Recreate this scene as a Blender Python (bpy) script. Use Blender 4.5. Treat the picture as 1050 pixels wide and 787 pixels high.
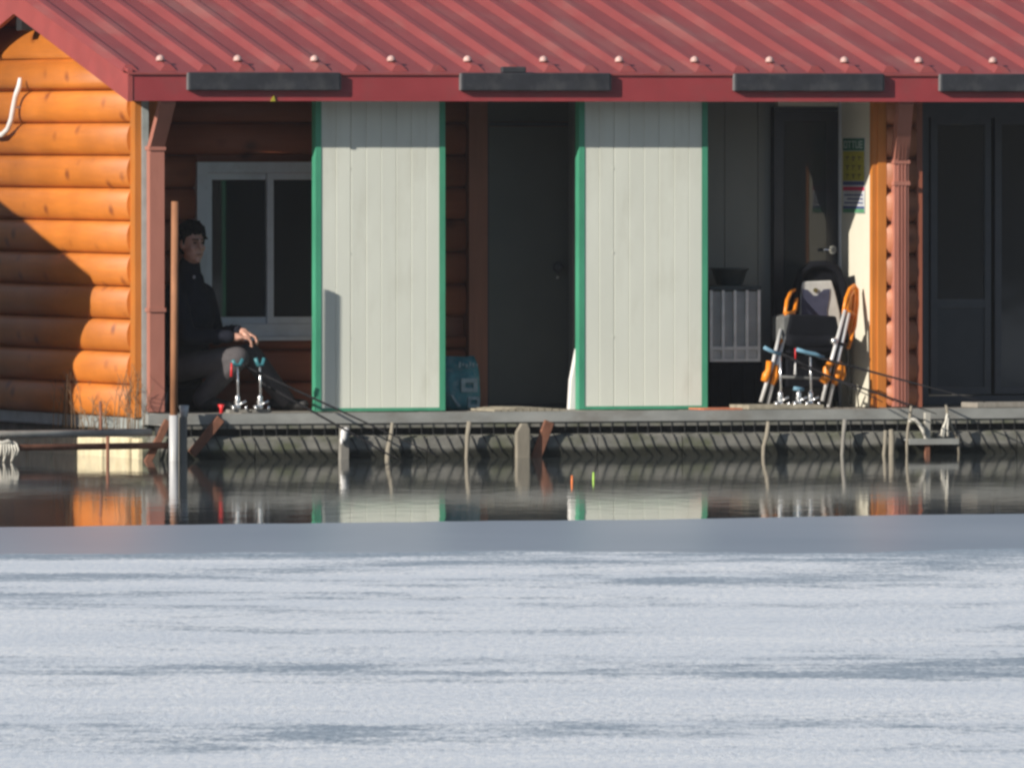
import bpy, bmesh, math, random
from mathutils import Vector, Matrix
random.seed(7)
for o in list(bpy.data.objects): bpy.data.objects.remove(o)
S = bpy.context.scene
COL = S.collection

# ------------------------------------------------------------------ camera, sky, sun, exposure
F_PX, DIST, HOR = 13500.0, 90.0, 150.0         # focal length in photo pixels, metres to the deck edge, horizon row
CAM_H = (469 - HOR) / F_PX * DIST
PITCH = math.atan((393.5 - HOR) / F_PX)
ALPHA = math.radians(20.0)                      # the cabin stands turned 20 degrees to the view
CA, SA = math.cos(ALPHA), math.sin(ALPHA)
CAM = Vector((0, -DIST, CAM_H))
cd = bpy.data.cameras.new('camera'); cam = bpy.data.objects.new('camera', cd); COL.objects.link(cam)
cam.location = CAM; cam.rotation_euler = (math.pi / 2 - PITCH, 0, 0)
cd.sensor_width = 36; cd.lens = 36 * F_PX / 1050; cd.clip_start = 1; cd.clip_end = 4000
S.camera = cam

SUN_UVZ = (1.0, 0.45, -0.4725)                    # light travel: along the eave, into the porch, down
sdir = Vector((SUN_UVZ[0] * CA - SUN_UVZ[1] * SA, SUN_UVZ[0] * SA + SUN_UVZ[1] * CA, SUN_UVZ[2])).normalized()
sl = bpy.data.lights.new('sun', 'SUN'); sl.energy = 5.0; sl.angle = math.radians(0.5); sl.color = (1.0, 0.92, 0.80)
so = bpy.data.objects.new('sun', sl); COL.objects.link(so); so.location = (-20, -30, 30)
so.rotation_euler = sdir.to_track_quat('-Z', 'Y').to_euler()
wd = bpy.data.worlds.new('World'); S.world = wd; wd.use_nodes = True
wn = wd.node_tree.nodes; wl = wd.node_tree.links
sky = wn.new('ShaderNodeTexSky'); sky.sky_type = 'NISHITA'; sky.sun_disc = False
sky.sun_elevation = math.asin(-sdir.z); sky.sun_rotation = math.atan2(-sdir.x, -sdir.y)
sky.air_density = 1.0; sky.dust_density = 0.6; sky.ozone_density = 1.0
wl.new(sky.outputs[0], wn['Background'].inputs[0]); wn['Background'].inputs[1].default_value = 0.07
S.view_settings.view_transform = 'Standard'; S.view_settings.look = 'None'
S.view_settings.exposure = 0.22; S.view_settings.gamma = 1.0; S.view_settings.use_curve_mapping = False
S.render.engine = 'CYCLES'
S.cycles.max_bounces = 6
S.cycles.filter_width = 2.8                     # the photograph is a soft long-lens frame

# ------------------------------------------------------------------ pixel rays into the cabin's frame (u along eave, v into it, z up)
VOFF = .25                                      # v is counted from 25 cm outside the deck edge for the cabin, from the edge itself for the deck
def W(u, v, z=0.0): v = v - VOFF; return Vector((u * CA - v * SA, u * SA + v * CA, z))
def ray(px, py):
    a = (px - 525) / F_PX; b = (py - 393.5) / F_PX
    return Vector((a, math.cos(PITCH) - b * math.sin(PITCH) * 1.0, -math.sin(PITCH) - b * math.cos(PITCH)))
CU, CV = CAM.x * CA + CAM.y * SA, -CAM.x * SA + CAM.y * CA
def _uv(d): return d.x * CA + d.y * SA, -d.x * SA + d.y * CA
def onv(px, py, v):
    d = ray(px, py); du, dv = _uv(d); t = (v - VOFF - CV) / dv
    return CU + du * t, v, CAM_H + d.z * t
def onu(px, py, u):
    d = ray(px, py); du, dv = _uv(d); t = (u - CU) / du
    return u, CV + dv * t + VOFF, CAM_H + d.z * t
def onz(px, py, z):
    d = ray(px, py); du, dv = _uv(d); t = (z - CAM_H) / d.z
    return CU + du * t, CV + dv * t + VOFF, z
def U(px, v, py=300): return onv(px, py, v)[0]
def Z(py, v, px=525): return onv(px, py, v)[2]

# ------------------------------------------------------------------ mesh builder
class MB:
    def __init__(s): s.v = []; s.f = []; s.sm = []
    def add(s, vs, fs, smooth=False):
        n = len(s.v); s.v += [tuple(p) for p in vs]
        s.f += [tuple(i + n for i in f) for f in fs]; s.sm += [smooth] * len(fs); return s
    def box(s, a, b):
        x0, x1 = sorted((a[0], b[0])); y0, y1 = sorted((a[1], b[1])); z0, z1 = sorted((a[2], b[2]))
        return s.add([(x0,y0,z0),(x1,y0,z0),(x1,y1,z0),(x0,y1,z0),(x0,y0,z1),(x1,y0,z1),(x1,y1,z1),(x0,y1,z1)],
                     [(0,3,2,1),(4,5,6,7),(0,1,5,4),(1,2,6,5),(2,3,7,6),(3,0,4,7)])
    def prism(s, poly, d, smooth=False):
        """poly: list of 3d points; extruded by vector d"""
        n = len(poly); q = [tuple(a + b for a, b in zip(p, d)) for p in poly]
        s.add(list(poly) + q, [tuple(range(n))[::-1], tuple(range(n, 2 * n))])
        k = len(s.v) - 2 * n
        for i in range(n):
            j = (i + 1) % n; s.f.append((k + i, k + j, k + n + j, k + n + i)); s.sm.append(smooth)
        return s
    def tube(s, pts, r, n=10, cap=True, flat=1.0):
        pts = [Vector(p) for p in pts]; m = len(pts)
        rr = r if isinstance(r, (list, tuple)) else [r] * m
        t0 = (pts[1] - pts[0]).normalized(); ref = Vector((0, 0, 1)) if abs(t0.z) < 0.9 else Vector((1, 0, 0))
        x = t0.cross(ref).normalized(); vs = []; fs = []
        for i, p in enumerate(pts):
            t = (pts[min(i + 1, m - 1)] - pts[max(i - 1, 0)]).normalized()
            x = (x - t * x.dot(t)).normalized(); y = t.cross(x)
            for k in range(n):
                a = 2 * math.pi * k / n; vs.append(p + (x * math.cos(a) + y * math.sin(a) * flat) * rr[i])
        for i in range(m - 1):
            for k in range(n):
                fs.append((i*n+k, i*n+(k+1)%n, (i+1)*n+(k+1)%n, (i+1)*n+k))
        s.add(vs, fs, True)
        if cap:
            k0 = len(s.v) - m * n
            s.f.append(tuple(k0 + k for k in range(n))[::-1]); s.sm.append(False)
            s.f.append(tuple(k0 + (m-1)*n + k for k in range(n))); s.sm.append(False)
        return s
    def ball(s, c, r, n=12, rot=None):
        r = r if isinstance(r, (list, tuple)) else (r, r, r); c = Vector(c); vs = []; fs = []; h = n // 2
        def P(x, y, z):
            q = Vector((x * r[0], y * r[1], z * r[2])); return c + (rot @ q if rot else q)
        vs.append(P(0, 0, -1))
        for i in range(1, h):
            th = math.pi * i / h
            for k in range(n):
                a = 2 * math.pi * k / n; vs.append(P(math.sin(th)*math.cos(a), math.sin(th)*math.sin(a), -math.cos(th)))
        vs.append(P(0, 0, 1)); L = len(vs) - 1
        for k in range(n): fs.append((0, 1 + (k+1) % n, 1 + k)); fs.append((L, 1 + (h-2)*n + k, 1 + (h-2)*n + (k+1) % n))
        for i in range(h - 2):
            for k in range(n): fs.append((1+i*n+k, 1+i*n+(k+1)%n, 1+(i+1)*n+(k+1)%n, 1+(i+1)*n+k))
        return s.add(vs, fs, True)
    def capsule(s, a, b, ra, rb, n=12):
        a = Vector(a); b = Vector(b); d = (b - a); L = d.length; t = d / L; pts = []; rs = []
        for k in (1.0, .92, .7, .38): pts.append(a - t * ra * k * .98); rs.append(max(ra * math.sqrt(max(0, 1 - k*k)), ra*.04))
        pts.append(a); rs.append(ra); pts.append(b); rs.append(rb)
        for k in (.38, .7, .92, 1.0): pts.append(b + t * rb * k * .98); rs.append(max(rb * math.sqrt(max(0, 1 - k*k)), rb*.04))
        return s.tube(pts, rs, n)
    def lathe(s, base, prof, n=16):
        b = Vector(base); return s.tube([b + Vector((0, 0, z)) + Vector((0, 0, 1e-5 * i)) for i, (r, z) in enumerate(prof)], [r for r, z in prof], n)

BASE = {}
def mesh_of(mb, mat, base):
    me = bpy.data.meshes.new('m'); b = base
    me.from_pydata([(p[0]-b[0], p[1]-b[1], p[2]-b[2]) for p in mb.v], [], mb.f)
    me.polygons.foreach_set('use_smooth', mb.sm); me.update(); me.materials.append(mat)
    bm = bmesh.new(); bm.from_mesh(me); bmesh.ops.recalc_face_normals(bm, faces=bm.faces); bm.to_mesh(me); bm.free()
    return me
def tag(o, label, cat, group=None, kind=None):
    if label: o['label'] = label
    if cat: o['category'] = cat
    if group: o['group'] = group
    if kind: o['kind'] = kind
    return o
def thing(name, label, cat, base, group=None):
    o = bpy.data.objects.new(name, None); COL.objects.link(o); o.empty_display_size = .1
    o.location = W(*base); o.rotation_euler = (0, 0, ALPHA); BASE[o.name] = base
    return tag(o, label, cat, group)
def part(parent, name, mb, mat, label=None, kind=None):
    b = BASE[parent.name]; o = bpy.data.objects.new(name, mesh_of(mb, mat, b)); o.data.name = name
    COL.objects.link(o); o.parent = parent; BASE[o.name] = b
    if label: o['label'] = label
    if kind: o['kind'] = kind
    return o
def solo(name, mb, mat, label, cat, base, group=None, kind=None):
    o = bpy.data.objects.new(name, mesh_of(mb, mat, base)); o.data.name = name; COL.objects.link(o)
    o.location = W(*base); o.rotation_euler = (0, 0, ALPHA); BASE[o.name] = base
    return tag(o, label, cat, group, kind)
def bevel(o, w=.006, seg=2):
    m = o.modifiers.new('bevel', 'BEVEL'); m.width = w; m.segments = seg; m.limit_method = 'ANGLE'; return o
def fuse(o, voxel, it=4):
    """turn overlapping shapes into one continuous skin"""
    m = o.modifiers.new('r', 'REMESH'); m.mode = 'VOXEL'; m.voxel_size = voxel; m.use_smooth_shade = True
    m2 = o.modifiers.new('s', 'SMOOTH'); m2.factor = .5; m2.iterations = it
    dg = bpy.context.evaluated_depsgraph_get(); me = bpy.data.meshes.new_from_object(o.evaluated_get(dg))
    mt = o.data.materials[0]; o.modifiers.clear(); o.data = me
    if not me.materials: me.materials.append(mt)
    for p in me.polygons: p.use_smooth = True
    return o

# ------------------------------------------------------------------ materials
def nodes(name):
    m = bpy.data.materials.new(name); m.use_nodes = True; nt = m.node_tree
    return m, nt, nt.nodes['Principled BSDF'], nt.nodes.new, nt.links.new
def coords(nt, scale=(1, 1, 1), kind='Object'):
    tc = nt.nodes.new('ShaderNodeTexCoord'); mp = nt.nodes.new('ShaderNodeMapping'); mp.inputs['Scale'].default_value = scale
    nt.links.new(tc.outputs[kind], mp.inputs[0]); return mp.outputs[0]
def noise(nt, vec, scale, detail=4, rough=.55):
    n = nt.nodes.new('ShaderNodeTexNoise'); n.inputs['Scale'].default_value = scale; n.inputs['Detail'].default_value = detail
    n.inputs['Roughness'].default_value = rough; nt.links.new(vec, n.inputs['Vector']); return n.outputs['Fac']
def ramp(nt, fac, stops):
    r = nt.nodes.new('ShaderNodeValToRGB'); e = r.color_ramp.elements
    while len(e) < len(stops): e.new(.5)
    for i, (p, c) in enumerate(stops):
        e[i].position = p; e[i].color = (c, c, c, 1) if isinstance(c, (int, float)) else (*c, 1)
    nt.links.new(fac, r.inputs[0]); return r.outputs[0]
def mix(nt, fac, a, b, mode='MIX'):
    m = nt.nodes.new('ShaderNodeMix'); m.data_type = 'RGBA'; m.blend_type = mode
    for sock, val in ((m.inputs[0], fac), (m.inputs[6], a), (m.inputs[7], b)):
        if isinstance(val, (int, float)): sock.default_value = val
        elif isinstance(val, tuple): sock.default_value = (*val, 1)
        else: nt.links.new(val, sock)
    return m.outputs[2]
def bump(nt, h, strength, dist=.01):
    b = nt.nodes.new('ShaderNodeBump'); b.inputs['Strength'].default_value = strength; b.inputs['Distance'].default_value = dist
    nt.links.new(h, b.inputs['Height']); return b.outputs[0]
def mat(name, col, rough=.6, metal=0., var=.18, scale=9, stretch=(1, 1, 1), dirt=None, dirt_amt=.4, dirt_scale=3, bmp=.15, spec=.5, objvar=0.):
    m, nt, p, N, L = nodes(name)
    vec = coords(nt, stretch); f = noise(nt, vec, scale, 6)
    lo = tuple(c * (1 - var) for c in col); hi = tuple(min(1, c * (1 + var)) for c in col)
    c = ramp(nt, f, [(.3, lo), (.7, hi)])
    if dirt:
        d = ramp(nt, noise(nt, coords(nt, stretch), dirt_scale, 8, .65), [(.5, 0.0), (.72, dirt_amt)])
        c = mix(nt, d, c, dirt)
    if objvar:
        oi = N('ShaderNodeObjectInfo'); h = N('ShaderNodeHueSaturation')
        mr = N('ShaderNodeMapRange'); mr.inputs[3].default_value = 1 - objvar; mr.inputs[4].default_value = 1 + objvar
        L(oi.outputs['Random'], mr.inputs[0]); L(mr.outputs[0], h.inputs['Value']); L(c, h.inputs['Color']); c = h.outputs[0]
    L(c, p.inputs['Base Color'])
    p.inputs['Roughness'].default_value = rough; p.inputs['Metallic'].default_value = metal; p.inputs['Specular IOR Level'].default_value = spec
    if bmp: L(bump(nt, noise(nt, coords(nt, stretch), scale * 4, 4), bmp, .004), p.inputs['Normal'])
    return m
def wood(name, col, dark, axis, rough=.52):
    """stained log: grain along an axis, knots, colour drifting from log to log"""
    m, nt, p, N, L = nodes(name)
    st = [14, 14, 14]; st[axis] = 1.2
    g = noise(nt, coords(nt, tuple(st)), 1.6, 6, .6)
    big = noise(nt, coords(nt), 1.7, 3)
    c = ramp(nt, g, [(.25, tuple(a * .72 + b * .28 for a, b in zip(col, dark))), (.6, col), (.85, tuple(min(1, a * 1.18) for a in col))])
    c = mix(nt, ramp(nt, big, [(.35, 0.), (.72, .55)]), c, tuple(a * .58 for a in col))
    ks = [4.6, 4.6, 4.6]; ks[axis] = 3.1; ks[1 - axis] = .01
    vo = N('ShaderNodeTexVoronoi'); vo.inputs['Scale'].default_value = 1.0; L(coords(nt, tuple(ks)), vo.inputs['Vector'])
    k = ramp(nt, vo.outputs['Distance'], [(.0, .9), (.09, .75), (.13, .45), (.24, .0)])
    c = mix(nt, k, c, dark)
    oi = N('ShaderNodeObjectInfo'); h = N('ShaderNodeHueSaturation'); mr = N('ShaderNodeMapRange')
    mr.inputs[3].default_value = .86; mr.inputs[4].default_value = 1.12
    L(oi.outputs['Random'], mr.inputs[0]); L(mr.outputs[0], h.inputs['Value']); L(c, h.inputs['Color'])
    L(h.outputs[0], p.inputs['Base Color']); p.inputs['Roughness'].default_value = rough
    L(bump(nt, g, .25, .006), p.inputs['Normal']); return m

M = {}
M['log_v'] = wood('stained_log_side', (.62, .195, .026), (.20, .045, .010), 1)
M['log_u'] = wood('stained_log_front', (.36, .105, .052), (.10, .028, .016), 0)  # log colour darkened to carry the porch shade
M['log_p'] = wood('stained_log_pilaster', (.48, .17, .08), (.16, .05, .03), 0)  # lighter copy of the log colour for the sunlit pilaster
M['trim'] = wood('orange_trim', (.60, .21, .038), (.25, .07, .015), 2)
M['redtrim'] = wood('red_brown_trim', (.36, .115, .065), (.14, .04, .02), 2)
M['post'] = wood('brown_post', (.46, .17, .10), (.14, .05, .03), 2)
M['roof'] = mat('red_roof_sheet', (.275, .060, .058), .5, 0, .1, 5, (1, .25, 1), (.30, .16, .14), .5, 3, .05, objvar=.05)
M['fascia'] = mat('red_fascia', (.31, .046, .054), .45, 0, .1, 4, (1, 1, 1), (.22, .07, .07), .5, 5, .05)
M['rake'] = mat('red_rake', (.34, .072, .070), .5, 0, .1, 4, (1, 1, 1), (.25, .07, .07), .4, 5, .05)
M['bolt'] = mat('bolt_cap', (.55, .36, .33), .45, .0, .2)
M['black_bar'] = mat('black_bar_plastic', (.030, .032, .040), .55, 0, .2, 12, (1, 1, 1), (.12, .12, .12), .4, 8, .1)
M['grey_edge'] = mat('grey_end_cap', (.15, .155, .165), .5)
M['panel'] = mat('cream_panel_sheet', (.70, .73, .66), .5, 0, .05, 3, (1, 1, .3), (.50, .50, .42), .6, 2.5, .05, objvar=.03)
M['seam'] = mat('panel_joint', (.58, .60, .54), .6)
M['green'] = mat('green_painted_channel', (.065, .32, .195), .4, 0, .12, 8, (1, 1, .4), (.03, .2, .13), .4, 6, .05)
M['downpipe'] = mat('copper_red_downpipe', (.40, .165, .125), .45, 0, .1, 6, (1, 1, .3), (.28, .10, .07), .5, 4, .05)
M['flash'] = mat('grey_flashing', (.38, .42, .42), .5, .2, .15)
M['white_frame'] = mat('white_window_frame', (.70, .73, .77), .4, 0, .05, 6, (1, 1, 1), (.4, .4, .38), .4, 5, .03)
M['grey_wall'] = mat('grey_porch_wall', (.21, .22, .205), .6, 0, .06, 4, (1, 1, .3), (.25, .25, .22), .4, 3, .04)
M['grey_door'] = mat('grey_steel_door', (.125, .13, .12), .5, 0, .06, 4, (1, 1, 1), (.11, .12, .12), .4, 3, .03)
M['dark_frame'] = mat('dark_door_frame', (.07, .075, .085), .45, 0, .1)
M['soffit'] = mat('porch_soffit', (.16, .12, .10), .7, 0, .1)
M['black_door'] = mat('black_door', (.025, .027, .036), .35, 0, .15, 6)
M['slide_frame'] = mat('bronze_sliding_frame', (.06, .068, .085), .4, .0, .1)
M['slide_panel'] = mat('bronze_sliding_panel', (.04, .047, .06), .45, .0, .1)
M['steel'] = mat('galvanised_steel', (.44, .43, .39), .6, 0., .2, 8, (1, 1, 1), (.25, .2, .16), .5, 5, .1)
M['beam'] = mat('weathered_grey_beam', (.30, .31, .30), .75, 0, .22, 6, (.5, 1, 1), (.16, .13, .10), .6, 4, .2)
M['plank'] = mat('grey_deck_plank', (.28, .26, .23), .8, 0, .22, 6, (6, 1, 1), (.16, .14, .11), .5, 4, .2, objvar=.12)
M['float'] = mat('grey_float_drum', (.27, .27, .245), .85, 0, .2, 6, (1, 1, 1), (.10, .12, .05), .8, 3, .3, objvar=.06)
def float_mat():
    m, nt, p, N, L = nodes('grey_float_drum')
    f = noise(nt, coords(nt), 7, 7, .65); c = ramp(nt, f, [(.3, (.13, .13, .12)), (.7, (.27, .265, .24))])
    c = mix(nt, ramp(nt, noise(nt, coords(nt, (1.5, 1, 3)), 2.2, 6, .6), [(.48, 0.), (.66, .75)]), c, (.085, .10, .045))
    sx = N('ShaderNodeSeparateXYZ'); L(coords(nt), sx.inputs[0])
    ad = N('ShaderNodeMath'); ad.operation = 'MULTIPLY_ADD'; L(noise(nt, coords(nt), 5, 4), ad.inputs[0]); ad.inputs[1].default_value = -.09; L(sx.outputs[2], ad.inputs[2])
    c = mix(nt, ramp(nt, ad.outputs[0], [(.0, .92), (.035, 0.)]), c, (.018, .02, .014))
    L(c, p.inputs['Base Color']); p.inputs['Roughness'].default_value = .85
    L(bump(nt, f, .35, .006), p.inputs['Normal']); return m
M['float'] = float_mat()
M['foam'] = mat('cream_foam_block', (.74, .66, .46), .9, 0, .2, 14, (1, 1, 1), (.35, .25, .12), .7, 7, .5)
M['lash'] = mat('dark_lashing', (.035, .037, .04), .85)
M['rust'] = mat('rusty_steel', (.24, .105, .065), .8, .1, .3, 14, (1, 1, .5), (.12, .045, .03), .7, 6, .3)
M['rust_pole'] = mat('rusty_brown_pole', (.33, .15, .075), .75, .1, .3, 10, (1, 1, .3), (.15, .06, .04), .7, 6, .3)
M['pvc'] = mat('white_pvc_sleeve', (.50, .51, .53), .45, 0, .1, 8, (1, 1, .3), (.35, .33, .28), .6, 5, .05)
M['stake'] = mat('bleached_stake', (.26, .235, .19), .85, 0, .25, 12, (1, 1, .2), (.22, .18, .13), .6, 5, .3)
M['grey_post'] = mat('grey_wood_post', (.24, .23, .21), .85, 0, .25, 12, (1, 1, .2), (.12, .11, .09), .6, 5, .3)
M['rope'] = mat('pale_rope', (.62, .60, .54), .9, 0, .2, 40)
M['jacket'] = mat('navy_jacket', (.014, .016, .026), .85, 0, .25, 10, bmp=.5, spec=.15)
M['trousers'] = mat('grey_trousers', (.085, .078, .085), .85, 0, .2, 12, bmp=.3)
M['shoe'] = mat('black_shoe', (.02, .02, .022), .6)
M['skin'] = mat('skin', (.62, .34, .26), .55, 0, .08, 14, bmp=.03)
M['hair'] = mat('black_hair', (.008, .007, .008), .85, 0, .3, 60, bmp=.6, spec=.15)
M['dark'] = mat('dark_detail', (.02, .02, .022), .6)
M['badge'] = mat('pale_badge', (.55, .55, .6), .6)
M['chrome'] = mat('bright_aluminium', (.80, .81, .83), .22, .85, .05, bmp=0)
M['white_tube'] = mat('white_aluminium_tube', (.80, .80, .80), .3, .25, .05, bmp=0)
M['teal'] = mat('teal_plastic', (.05, .20, .24), .4)
M['blue'] = mat('steel_blue_plastic', (.16, .32, .44), .4)
M['red'] = mat('bright_red_plastic', (.72, .03, .035), .4, 0, .05)
M['orange'] = mat('orange_plastic', (.85, .27, .02), .38, 0, .08, 8)
M['web'] = mat('dull_orange_web', (.62, .24, .03), .6, 0, .2, 30)
M['rod'] = mat('dark_carbon_rod', (.012, .012, .015), .75, spec=.2)
M['sack'] = mat('teal_printed_sack', (.07, .25, .29), .6, 0, .35, 9, (1, 1, 1), (.30, .38, .40), .75, 12, .5)
M['sack_print'] = mat('sack_print', (.30, .38, .41), .6, 0, .35, 25)
M['white_sheet'] = mat('white_board', (.80, .80, .80), .6, 0, .04)
M['mat'] = mat('straw_mat', (.30, .27, .21), .9, 0, .3, 20)
M['orange_mat'] = mat('faded_orange_mat', (.50, .16, .08), .9, 0, .3, 20)
M['unit'] = mat('grey_louvred_casing', (.66, .64, .61), .55, 0, .08)
M['unit_bar'] = mat('pale_guard_bar', (.85, .82, .78), .5)
M['unit_in'] = mat('unit_inside', (.10, .10, .105), .7)
M['basin'] = mat('dark_basin', (.035, .05, .055), .5)
M['cloth'] = mat('black_cloth', (.009, .010, .014), .9, 0, .25, 9, bmp=.4, spec=.1)
M['chair_pad'] = mat('pale_grey_pad', (.52, .52, .50), .8, 0, .1, 14)
M['chair_navy'] = mat('navy_pad', (.05, .055, .10), .8, 0, .2, 14)
M['grey_cloth'] = mat('grey_pocket', (.14, .145, .145), .8)
M['weed'] = mat('dry_weed', (.20, .135, .08), .9, 0, .3, 30, bmp=0)
M['cup'] = mat('pale_cup', (.58, .60, .62), .5)
M['twall'] = mat('cream_partition', (.72, .69, .58), .55, 0, .05, 4, (1, 1, .3), (.55, .52, .42), .3, 4, .04)
M['sg_green'] = mat('sign_green', (.02, .14, .085), .5); M['sg_yel'] = mat('sign_yellow', (.40, .36, .04), .5, 0, .15, 40)
M['sg_blue'] = mat('sign_blue', (.06, .08, .22), .5); M['sg_red'] = mat('sign_red', (.55, .03, .10), .5)
M['sg_white'] = mat('sign_white', (.55, .57, .60), .5); M['sg_lgreen'] = mat('sign_leaf', (.10, .30, .16), .5)
M['sg_ink'] = mat('sign_ink', (.12, .10, .03), .5); M['sg_pale'] = mat('sign_pale', (.45, .55, .50), .5)
M['lime'] = mat('lime_float', (.45, .75, .12), .4); M['float_or'] = mat('orange_float', (.85, .22, .05), .4)
def glass(name, tint, rough=.04):
    m, nt, p, N, L = nodes(name); p.inputs['Base Color'].default_value = (*tint, 1); p.inputs['Roughness'].default_value = rough
    p.inputs['IOR'].default_value = 1.5
    L(bump(nt, noise(nt, coords(nt), 1.5, 2), .06, .02), p.inputs['Normal']); return m
M['glass'] = glass('dark_window_glass', (.025, .031, .038))

# water: near-mirror with small ripples
def water_mat():
    m, nt, p, N, L = nodes('lake_water')
    p.inputs['Base Color'].default_value = (.05, .06, .064, 1); p.inputs['Roughness'].default_value = .045; p.inputs['IOR'].default_value = 1.33
    h = noise(nt, coords(nt, (1.0, .35, 1)), 5.0, 3, .5)
    L(bump(nt, h, .075, .02), p.inputs['Normal']); return m
def ice_mat():
    m, nt, p, N, L = nodes('clear_grey_ice')
    f = noise(nt, coords(nt, (.3, .25, 1)), 1.0, 5)
    L(ramp(nt, f, [(.3, (.27, .32, .39)), (.7, (.35, .40, .47))]), p.inputs['Base Color'])
    p.inputs['Roughness'].default_value = .30; p.inputs['IOR'].default_value = 1.31; p.inputs['Specular IOR Level'].default_value = .32
    L(bump(nt, noise(nt, coords(nt, (1, .5, 1)), 6, 3), .15, .01), p.inputs['Normal']); return m
def frost_mat():
    m, nt, p, N, L = nodes('frosted_ice')
    a = noise(nt, coords(nt, (.55, .62, 1)), 1.0, 12, .74)
    b = noise(nt, coords(nt, (.10, .34, 1)), 1.0, 4, .55)
    s = N('ShaderNodeMath'); s.operation = 'MULTIPLY_ADD'; L(b, s.inputs[0]); s.inputs[1].default_value = .9; L(a, s.inputs[2])
    c3 = noise(nt, coords(nt, (2.2, 1.5, 1)), 1.0, 8, .7); s3 = N('ShaderNodeMath'); s3.operation = 'MULTIPLY_ADD'; L(c3, s3.inputs[0]); s3.inputs[1].default_value = .28; L(s.outputs[0], s3.inputs[2]); s = s3
    sx = N('ShaderNodeSeparateXYZ'); L(coords(nt), sx.inputs[0])
    gr = N('ShaderNodeMapRange'); gr.inputs[1].default_value = -42; gr.inputs[2].default_value = -21; gr.inputs[3].default_value = .05; gr.inputs[4].default_value = -.035; L(sx.outputs[1], gr.inputs[0])
    s2 = N('ShaderNodeMath'); s2.operation = 'ADD'; L(s.outputs[0], s2.inputs[0]); L(gr.outputs[0], s2.inputs[1]); s = s2
    fine = noise(nt, coords(nt, (30, 5.5, 1)), 1.0, 6, .8)
    s4 = N('ShaderNodeMath'); s4.operation = 'MULTIPLY_ADD'; L(fine, s4.inputs[0]); s4.inputs[1].default_value = .34; L(s.outputs[0], s4.inputs[2])
    mr = N('ShaderNodeMapRange'); mr.inputs[1].default_value = .9; mr.inputs[2].default_value = 1.5; L(s4.outputs[0], mr.inputs[0])
    k = ramp(nt, mr.outputs[0], [(.36, 1.), (.45, .66), (.54, .18), (.63, 0.)])
    soft = noise(nt, coords(nt, (.22, .8, 1)), 1.0, 6, .6)
    fr = ramp(nt, fine, [(.30, (.54, .61, .71)), (.5, (.78, .83, .90)), (.66, (.97, .97, .97))])
    fr = mix(nt, ramp(nt, soft, [(.40, .38), (.58, 0.)]), fr, (.56, .64, .75))
    ic = ramp(nt, fine, [(.30, (.20, .27, .35)), (.68, (.46, .53, .61))])
    L(mix(nt, k, fr, ic), p.inputs['Base Color'])
    r = N('ShaderNodeMapRange'); L(k, r.inputs[0]); r.inputs[3].default_value = .85; r.inputs[4].default_value = .55; L(r.outputs[0], p.inputs['Roughness'])
    p.inputs['Specular IOR Level'].default_value = .3
    L(bump(nt, fine, .45, .015), p.inputs['Normal']); return m
M['water'] = water_mat(); M['ice'] = ice_mat(); M['frost'] = frost_mat()
M['hill'] = mat('winter_wood_hillside', (.085, .07, .05), .95, 0, .4, .06, (1, 1, 1), (.03, .045, .025), .7, .02, .6)

# ------------------------------------------------------------------ the lake: water, clear ice, frosted ice, hills round it
def ground(name, verts, faces, m, z):
    me = bpy.data.meshes.new(name); me.from_pydata(verts, [], faces); me.update(); me.materials.append(m)
    o = bpy.data.objects.new(name, me); COL.objects.link(o); o['kind'] = 'structure'; return o
ground('water', [(-1500, -1500, 0), (1500, -1500, 0), (1500, 1500, 0), (-1500, 1500, 0)], [(0, 1, 2, 3)], M['water'], 0)
def wp(px, py, z): u, v, z = onz(px, py, z); return W(u, v, 0)
def sheet(name, a, b, m, z, jit, near):
    A = wp(*a, z); B = wp(*b, z); d = (B - A); n = 700; t0, t1 = -9, 10; top = []; bot = []
    ph = [random.uniform(0, 6.28) for _ in range(6)]
    for i in range(n + 1):
        t = t0 + (t1 - t0) * i / n; p = A + d * t
        w = sum(jit / (k + 1) * math.sin(t * (2.1 + k * 4.7) + ph[k]) for k in range(6)) + random.uniform(-jit, jit) * .35
        top.append((p.x, p.y + w, z)); bot.append((p.x, near, z))
    return ground(name, bot + top, [(i, i + 1, n + 2 + i, n + 1 + i) for i in range(n)], m, z)
sheet('ice', (0, 541), (1050, 526), M['ice'], .012, .12, -400)
sheet('frosted_ice', (0, 571), (1050, 563), M['frost'], .018, .35, -400)
def hills():
    vs = []; fs = []; n = 220; rows = [(230, -2, 0), (250, 6, .3), (300, 22, .6), (370, 40, 1), (470, 46, 1.2), (600, -2, 0)]
    for j, (r, h, k) in enumerate(rows):
        for i in range(n):
            a = 2 * math.pi * i / n
            w = 9 * math.sin(3 * a + 1) + 6 * math.sin(7 * a + 2.2) + 4 * math.sin(15 * a + j) + 2.5 * math.sin(37 * a + 2 * j) + random.uniform(-1.5, 1.5)
            vs.append((r * math.cos(a), r * math.sin(a), h + w * k if k else h))
    for j in range(len(rows) - 1):
        for i in range(n): fs.append((j*n+i, j*n+(i+1) % n, (j+1)*n+(i+1) % n, (j+1)*n+i))
    o = ground('hills', vs, fs, M['hill'], 0)
    for p in o.data.polygons: p.use_smooth = True
hills()

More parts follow.
